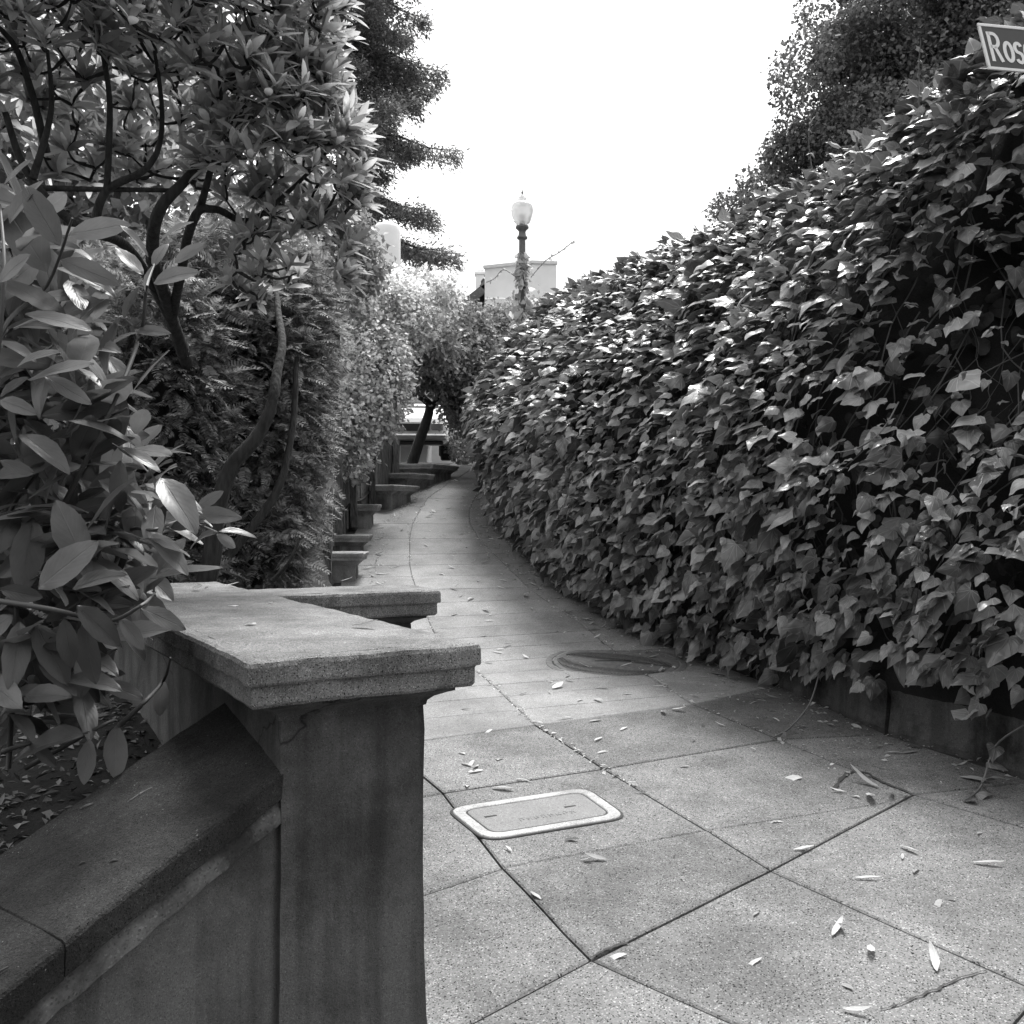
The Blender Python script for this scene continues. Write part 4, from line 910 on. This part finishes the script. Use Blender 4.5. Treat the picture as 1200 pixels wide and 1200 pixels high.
# redwood
rd = thing('redwood_tree', 'tall redwood with drooping feathery branches behind the white chimney', 'tree', tuple(P(415, 560, 28)))
tx = lambda z: P(430, 560, 28).lerp(P(395, 0, 28), (z-2.4)/(P(395, 0, 28).z-2.4))
part('trunk', mesh_from('trunk', *tube([tx(z)+Vector((0, 0, 0)) for z in (1, 6, 11, 16, 21, 24)], [.5, .42, .34, .26, .14, .05], 10), M_barkl, True), rd)
T, Tp, Nn, S = [], [], [], []; z = 5.5
while z < 23.5:
    ln = float(np.interp(z, [5, 9, 12, 16, 20, 24], [3.4, 3.1, 2.9, 2.5, 1.7, .4])); b = tx(z)
    for _ in range(5):
        a = random.uniform(0, 6.28); l = ln*random.uniform(.65, 1.12); dv = Vector((math.cos(a), math.sin(a), 0))
        pp = smooth_path([b, b+dv*l*.4+Vector((0, 0, .05)), b+dv*l*.75+Vector((0, 0, -.35)), b+dv*l+Vector((0, 0, -.45))], 6)
        part('branch', mesh_from('branch', *tube(pp, [.05-.04*i/18 for i in range(19)], 5), M_bark, True), rd)
        for i, p in enumerate(pp):
            if i < 4: continue
            for _k in range(80):
                sd = dv.cross(Vector((0, 0, 1)))*random.gauss(0, .30*(1.1-.5*i/18)); q = p+sd+dv*random.gauss(0, .1)+Vector((0, 0, random.gauss(-.1, .12)-abs(random.gauss(0, .12))))
                T.append(q); Tp.append(dv*.6+sd.normalized()*.5+Vector((random.gauss(0, .5), random.gauss(0, .5), random.gauss(-.2, .5)))); Nn.append(Vector((random.gauss(0, .4), random.gauss(0, .4), 1))); S.append(random.uniform(.08, .18))
    z += random.uniform(.42, .7)
T = np.array([tuple(t) for t in T]); mass('needle_mass', SMALL, frames(np.array([tuple(t) for t in Tp]), np.array([tuple(t) for t in Nn]), S, np.full(len(S), .5)), T, M_red, rd)
# oak behind the ivy
OE = [pell(1090, 40, 13, 130, 95, 1.4), pell(985, 110, 13, 75, 70, 1.1), pell(960, 185, 13.4, 55, 55, 1), pell(1190, 60, 12.5, 120, 130, 1.5), pell(895, 245, 13.6, 45, 30, .8), pell(1060, 170, 12.6, 90, 80, 1.2), pell(1170, -40, 13, 150, 90, 1.5)]
oak = thing('oak_tree', 'dense small leaved oak rising behind the ivy on the right', 'tree', (6, 13.2, G(13)))
OL = []
for c, rd_ in OE:
    p_, _d = ell_points(int(42*rd_[0]*rd_[2]), c, rd_, (.62, .98)); OL += [(tuple(q), (v_, v_, v_*.8)) for q, v_ in zip(p_, rng.uniform(.22, .5, len(p_)))]
foliage('leaf_mass', OL, 125000, (.04, .08), SMALL, M_oak, oak, shell=(.5, 1.02), up=.5)
for pts_, r0, r1 in (([(6, 13.2, 1.5), (5.8, 13.2, 4), (5.4, 13.1, 6), (5.0, 13, 7.5)], .25, .08), ([(5.8, 13.2, 4.4), (5, 13.2, 5.4), (4.3, 13.3, 6.2)], .12, .04), ([(5.8, 13.2, 4.8), (6.6, 13, 6.5), (6.8, 13, 8)], .13, .05)):
    part('trunk' if r0 > .2 else 'limb', mesh_from('trunk', *tube(smooth_path(pts_, 5), [r0+(r1-r0)*i/(5*(len(pts_)-1)) for i in range(5*(len(pts_)-1)+1)], 8), M_bark, True), oak)
# ================================================================== FENCE
fen = thing('wooden_fence', 'dark upright board fence beside the stepped piers, half buried in the white vine', 'fence', (-1.95, 11.5, 1.4))
fx = curve([(-1.88, 9.4), (-2.1, 11.5), (-2.14, 13.2), (-1.9, 15.2), (-1.6, 17), (-1.5, 18)])
y = 9.5; i = 0
while y < 15.7:
    h = float(np.interp(y, [9.5, 11, 13, 15, 15.7], [1.7, 1.6, 1.3, .75, .55]))+random.uniform(-.02, .02); zb = bed_h(fx(y), y)-.05 if y < 12 else G(y)+.05
    zb = G(y)+.05
    yaw = math.atan2(1, (fx(y+.1)-fx(y-.1))/.2); M = Matrix.Rotation(yaw, 3, 'Z') @ Matrix.Rotation(random.uniform(-.04, .04), 3, 'X')
    part('board', mesh_from('board', *box((fx(y)+random.uniform(-.006, .006), y, zb+h/2), (.135, .022, h), M, bev=.004), M_wood), fen)
    if i % 9 == 4: part('post', mesh_from('post', *box((fx(y)+.07, y, zb+h/2+.04), (.09, .09, h+.1), M, bev=.006), M_wood), fen)
    y += .145; i += 1
# ================================================================== CAR AT THE CREST
CX, CY, CZ = -2.12, 19.55, G(20)+.02
MC = Matrix.Translation((CX, CY, CZ)) @ Matrix.Rotation(math.radians(5), 4, 'Z') @ Matrix.Rotation(math.radians(5), 4, 'X')
car = thing('parked_car', 'white car parked at the top of the path, half hidden by a leaning trunk', 'car', (CX, CY, CZ))
def cross_loft(secs, m, name, par=car):          # sections: (y, z0, z1, half width bottom, half width top)
    V, F = [], []
    for y_, z0, z1, wb, wt in secs:
        k = .06
        ring = [(-wb+k, z0), (wb-k, z0), (wb, z0+k), (wt+(wb-wt)*.15, z1-k*1.3), (wt-k, z1), (wt*.4, z1+.015), (-wt*.4, z1+.015), (-wt+k, z1), (-wt-(wb-wt)*.15, z1-k*1.3), (-wb, z0+k)]
        V += [Vector((a, y_, b)) for a, b in ring]
    n = 10
    for i in range(len(secs)-1):
        for j in range(n): F.append((i*n+j, i*n+(j+1) % n, i*n+n+(j+1) % n, i*n+n+j))
    F.append(tuple(range(n-1, -1, -1))); F.append(tuple(range((len(secs)-1)*n, len(secs)*n)))
    return part(name, mesh_from(name, V, F, m, False), par, MC)
bodyc = cross_loft([(0, .42, .78, .74, .70), (.06, .36, .86, .84, .78), (.5, .32, .98, .90, .82), (1.2, .3, 1.08, .91, .84), (1.35, .3, 1.1, .91, .85), (3.9, .3, 1.1, .91, .86), (4.5, .38, 1.05, .88, .82)], M_car, 'body')
cross_loft([(1.25, 1.085, 1.11, .80, .78), (1.95, 1.085, 1.62, .80, .64), (2.2, 1.085, 1.68, .80, .64), (3.9, 1.085, 1.68, .80, .64), (4.4, 1.085, 1.25, .78, .68)], M_car, 'cabin')
def cpart(name, vf, m, par=car): return part(name, mesh_from(name, *vf, m), par, MC)
wsd = [Vector(p) for p in ((-.70, 1.36, 1.175), (.70, 1.36, 1.175), (.57, 1.90, 1.59), (-.57, 1.90, 1.59))]; nrm_ = (wsd[1]-wsd[0]).cross(wsd[3]-wsd[0]).normalized()*(.02)
if nrm_.y > 0: nrm_ = -nrm_
cpart('windshield', ([p+nrm_*.2 for p in wsd]+[p+nrm_*2 for p in wsd], [(0, 1, 2, 3), (4, 7, 6, 5), (0, 4, 5, 1), (1, 5, 6, 2), (2, 6, 7, 3), (3, 7, 4, 0)]), M_glass)
cpart('cowl', box((0, 1.30, 1.125), (1.5, .14, .035), bev=.01), M_chrome)
cpart('grille', box((0, -.005, .70), (.95, .06, .16), bev=.015), M_carblk)
for s in (-1, 1):
    cpart('headlight', box((s*.63, .01, .71), (.24, .08, .15), bev=.02), M_chrome)
    for nm, y_ in (('wheel', .85), ('wheel', 3.55)):
        Mr = Matrix.Rotation(math.radians(90), 3, 'Y')
        V, F = lathe((0, 0, 0), [(.2, -.11), (.32, -.11), (.345, -.08), (.345, .08), (.32, .11), (.2, .11)], 24); V = [Mr @ v+Vector((s*.82, y_, .345)) for v in V]
        wl_ = cpart('wheel', (V, F), M_tyre)
        V, F = lathe((0, 0, 0), [(.21, -.10), (.21, .10), (.19, .115), (.05, .118)], 16); V = [Mr @ v+Vector((s*.825, y_, .345)) for v in V]
        cpart('rim', (V, F), M_chrome, wl_)
    V, F = box((s*.955, 1.62, 1.12), (.12, .09, .13), bev=.02); cpart('mirror', (V, F), M_carblk)
    sd = [Vector((s*.80, a, b)) for a, b in ((1.75, 1.14), (2.75, 1.14), (2.75, 1.58), (2.1, 1.58))]; sd = [Vector((s*(.815-.155*(v.z-1.11)/.57), v.y, v.z)) for v in sd]
    cpart('side_window', (sd+[v-Vector((s*.02, 0, 0)) for v in sd], [(0, 1, 2, 3), (4, 7, 6, 5), (0, 4, 5, 1), (1, 5, 6, 2), (2, 6, 7, 3), (3, 7, 4, 0)]), M_glass)
cpart('bumper', box((0, -.07, .50), (1.62, .16, .13), bev=.03), M_chrome); cpart('lower_bumper', box((0, 0, .385), (1.5, .12, .08), bev=.02), M_carblk)
# ================================================================== FAR BUILDINGS
def wallbox(x0, x1, y0, z1, z0, z, dep, m, nm, par, yaw=0):
    a = P(x0, y0, z); b = P(x1, y0, z); return part(nm, mesh_from(nm, *box(((a.x+b.x)/2, z+dep/2, (z0+z1)/2), (b.x-a.x, dep, z1-z0), bev=.02), m), par)
bl = thing('white_building', 'plain white stucco block behind the street lamp', 'building', (P(612, 400, 34).x, 34, G(34)))
zt = zpx(307, 34); xa, xb, xc = P(568, 0, 34).x, P(624, 0, 34).x, P(652, 0, 34).x
V = [Vector(p) for p in ((P(568, 0, 34.9).x, 34.9, 2), (xb, 34.2, 2), (P(652, 0, 34.3).x, 34.3, 2), (xc+.2, 39, 2), (P(568, 0, 39).x, 39, 2))]; V += [Vector((p.x, p.y, zt)) for p in V]
part('wall', mesh_from('wall', V, [(i, (i+1) % 5, 5+(i+1) % 5, 5+i) for i in range(5)]+[(5, 6, 7, 8, 9)], M_white), bl)
q0 = (V[5:]); pr_ = [v.copy() for v in q0]; part('parapet', mesh_from('parapet', *merge(*[box(((a+b)/2+Vector((0, 0, .04))), ((b-a).length+.06, .14, .10), Matrix.Rotation(math.atan2((b-a).y, (b-a).x), 3, 'Z')) for a, b in ((pr_[0], pr_[1]), (pr_[1], pr_[2]))]), M_white2), bl)
wallbox(568, 592, 350, zpx(349, 33.5), 3, 33.5, 1.5, M_white, 'lower_wall', bl)
hs = thing('gabled_house', 'pale house with dark gable eave and small chimney left of the white block', 'house', (P(560, 400, 39).x, 39, G(33)))
e0, e1_, e2_ = P(540, 362, 39), P(571, 338, 39), P(600, 362, 39)
V = [Vector((e0.x, 39.3, 2.5)), Vector((e2_.x, 39.3, 2.5)), e2_+Vector((0, .3, 0)), e1_+Vector((0, .3, 0)), e0+Vector((0, .3, 0))]; V += [v+Vector((0, 6, 0)) for v in V]
part('wall', mesh_from('wall', V, [(0, 1, 2, 3, 4), (9, 8, 7, 6, 5), (0, 4, 9, 5), (1, 6, 7, 2)], M_white2), hs)
for a, b in ((e0, e1_), (e1_, e2_)):
    dv = (b-a); ang = math.atan2(dv.z, dv.x); c = (a+b)/2+Vector((0, 3.0, .10))
    part('roof', mesh_from('roof', *box(c, (dv.length+.5, 6.8, .16), Matrix.Rotation(-ang, 3, 'Y')), M_tile), hs); part('eave_board', mesh_from('eave_board', *box((a+b)/2+Vector((0, -.45, -.05)), (dv.length+.5, .08, .30), Matrix.Rotation(-ang, 3, 'Y')), M_lamp), hs)
part('beam', mesh_from('beam', *box(P(565, 360, 39.2), (.18, .12, 1.1)), M_dark), hs)
chm = part('chimney', mesh_from('chimney', *box((P(562.5, 0, 41).x, 41, zpx(340, 41)), (.33, .4, 1.6), bev=.02), M_white), hs)
part('chimney_collar', mesh_from('chimney_collar', *box((P(562.5, 0, 41).x, 41, zpx(321.5, 41)), (.42, .5, .12), bev=.02), M_white), chm)
part('chimney_pot', mesh_from('chimney_pot', *box((P(564, 0, 41).x, 41, zpx(318, 41)), (.22, .26, .1), bev=.02), M_dark), chm)
lh = thing('tile_roof_house', 'house with tiled roof edge and tall round topped white chimney behind the vine', 'house', (P(470, 400, 24).x, 24, G(24)))
ra, rb = P(500, 338, 24), P(574, 388, 24); dv = (rb-ra).normalized(); dp = Vector((0, 1, 0)); nu = Vector((-dv.z, 0, dv.x))
xw = P(556, 0, 24).x; V, F = box(((ra.x-5+xw)/2, 27, 3.8), (xw-ra.x+5, 5, 3.6)); part('wall', mesh_from('wall', V, F, M_white2), lh)
L_ = (rb-ra).length; V, F = box((ra+rb)/2+Vector((0, 2.8, -.08)), (L_+.2, 6, .12), Matrix.Rotation(math.atan2(-dv.z, dv.x), 3, 'Y')); rf = part('roof', mesh_from('roof', V, F, M_tile), lh)
left2 = ra-Vector((dv.x*4, 0, -dv.z*4)); V, F = box((ra+left2)/2+Vector((0, 2.8, -.08)), (4.0, 6, .12), Matrix.Rotation(math.atan2(dv.z, dv.x), 3, 'Y')); part('roof', mesh_from('roof', V, F, M_tile), lh)
tb = mesh_from('tile', *tube([Vector((0, 0, 0)), Vector((0, .45, 0))], .085, 8), M_tile, True)
nT = int(L_/.2)
for r in range(3):
    for i in range(nT):
        part('tile', tb, lh, Matrix.Translation(ra+dv*(.1+i*.2)+nu*.03+Vector((0, -.25+r*.42, 0))))
cc = P(451, 285, 22); cr = 16*22/FPX
part('chimney', mesh_from('chimney', *lathe((cc.x, 22.4, 0), [(cr, 2.5), (cr, zpx(268, 22)), (cr*.98, zpx(262, 22)), (cr*.85, zpx(258, 22)), (cr*.5, zpx(256, 22)), (.02, zpx(255.5, 22))], 26), M_white, True), lh)
part('chimney_shoulder', mesh_from('chimney_shoulder', *box((P(432, 0, 22).x, 22.6, zpx(295, 22)), (.5, .4, 1.35), bev=.06), M_white), lh)
part('wall', mesh_from('wall', *box((P(440, 0, 23).x, 24, 3.8), (2.4, 2, 4.2)), M_white2), lh)
# ================================================================== FALLEN LEAVES
DM = leaf_meshes('fallen_leaf', DRY, M_dry); DD = leaf_meshes('fallen_leaf', DRY, M_drydark)
def fallen(p, s, label, group, dark=False, yaw=None, tilt_=.15):
    nrm0 = (random.gauss(0, tilt_), random.gauss(0, tilt_), 1); a = random.uniform(0, 6.28) if yaw is None else yaw
    R = frames([(math.cos(a), math.sin(a), random.gauss(0, .08))], [nrm0], [s], [random.uniform(.7, 1.3)])[0]
    ms = (DD if dark else DM); o = bpy.data.objects.new('fallen_leaf', ms[random.randrange(len(ms))]); C.objects.link(o)
    o.matrix_world = Matrix([list(R[j])+[p[j]] for j in range(3)]+[[0, 0, 0, 1]]); BASE[o.name] = o.matrix_world.copy()
    tag(o, label, 'leaf', group)
G1, G2, G3, G4 = 'pale leaves scattered on the near paving', 'leaves on the scored path', 'leaves gathered under the ivy', 'leaves lying on the wall cap'
near = [(735, 1122, .085), (622, 1048, .06), (1140, 1012, .10), (1098, 1142, .10), (988, 1188, .07), (1000, 1162, .06), (978, 1083, .07), (975, 1101, .09), (1020, 1112, .08), (893, 1128, .07), (883, 1077, .05), (1000, 1032, .09), (1071, 1026, .08), (1055, 994, .08), (1058, 1004, .05),
        (930, 998, .08), (912, 966, .09), (905, 965, .05), (1145, 980, .06), (1102, 1057, .06), (712, 1010, .08), (681, 1010, .05), (600, 1001, .05), (706, 866, .09), (735, 853, .08), (690, 847, .1), (672, 842, .1), (775, 835, .09), (787, 833, .09), (745, 918, .05), (556, 893, .11), (560, 898, .1), (583, 893, .12), (545, 886, .09), (540, 895, .08), (566, 904, .08),
        (547, 924, .1), (577, 924, .1), (605, 915, .07), (577, 857, .07), (700, 885, .07), (720, 908, .05), (940, 913, .12), (1035, 876, .13), (1075, 882, .1), (1060, 884, .09), (905, 843, .06), (1125, 912, .13), (1120, 898, .08), (1018, 932, .14), (1030, 925, .15), (1008, 937, .12), (1045, 930, .12), (1062, 934, .08), (990, 930, .06), (808, 900, .06), (815, 868, .05), (850, 852, .06), (855, 820, .07), (880, 878, .05)]
for i, (x, y, s) in enumerate(near):
    if (x, y) == (735, 1122): lb, gg = 'white oval leaf beside the joint crossing nearest the big wall', None
    elif (x, y) == (622, 1048): lb, gg = 'small white leaf on the joint running down from the meter box lid', None
    elif (x, y) == (1140, 1012): lb, gg = 'long white curved leaf alone on the slab at far right', None
    elif x < 610 and y < 935: lb, gg = 'pale leaf in the small cluster on the slab behind the meter box lid', 'leaf cluster behind the meter box lid'
    elif y < 875 and x < 870: lb, gg = 'pale leaf near the joint where the scored path meets the larger slabs', 'leaves along the joint by the scored path'
    elif y < 945: lb, gg = 'dry leaf on the slabs by the low wall and the curved crack', 'leaves by the curved crack'
    else: lb, gg = 'pale leaf scattered on the broad foreground slabs', G1
    p = gp(x, y); fallen(p+Vector((0, 0, .007)), s*1.08, lb, gg)
for x, y, s in ((679, 987, .11), (823, 850, .09), (743, 930, .06), (617, 813, .08), (551, 833, .07), (605, 822, .07), (790, 1003, .03), (1107, 1055, .04)):
    fallen(gp(x, y)+Vector((0, 0, .008)), s, 'dark curled leaf lying on the paving', 'dark leaves on the paving', True)
for i in range(170):
    y = random.uniform(6.2, 16.5)
    t = random.random()**.55; x = XL(y)+(XW(y)-.1-XL(y))*t
    if y > 9 and random.random() < .35: x = XL(y)+random.uniform(0, .2)
    fallen(Vector((x, y, G(y)+.007)), random.uniform(.06, .13), 'pale leaf scattered on the rising scored path', G2)
for i in range(70):
    y = random.uniform(5.0, 12.5); x = XW(y)-abs(random.gauss(0.05, .35))-.03
    fallen(Vector((x, y, G(y)+.008)), random.uniform(.05, .11), 'dry leaf in the litter under the ivy edge', G3, random.random() < .25, tilt_=.3)
for x, y, s in ((268, 712, .10), (412, 736, .10), (300, 734, .09), (318, 708, .07), (228, 692, .10), (240, 690, .09), (262, 688, .08), (400, 682, .06)):
    z = .335*FPX/(y-600); p = P(x, y, z); fallen(Vector((p.x, p.y, ZC+.007)), s*.9, 'pale leaf lying on the nearest wall cap', G4)

# fine litter: crumbs of leaf and twig that gather along the edges and in the joints
n = 1500; ly_ = rng.uniform(4.6, 16, n); kind_ = rng.integers(0, 4, n); lx_ = []
for y, kx in zip(ly_, kind_):
    if kx < 2: lx_.append(XW(y)-abs(rng.normal(.0, .3))-.02)
    elif kx == 2: lx_.append(XL(y)+abs(rng.normal(0, .12))+.02 if y > 8 else XA1(y)+rng.normal(0, .012))
    else: lx_.append((XA0(y) if rng.uniform() < .5 else XA1(y))+rng.normal(0, .02))
T = np.c_[lx_, ly_, [G(y)+.006 for y in ly_]]
tt = unit(np.c_[rng.normal(size=(n, 2)), rng.normal(size=n)*.2]); nn = unit(np.c_[rng.normal(size=(n, 2))*.4, np.ones(n)])
mass('litter', SMALL, frames(tt, nn, rng.uniform(.012, .042, n), rng.uniform(.3, .9, n)), T, M_dry)
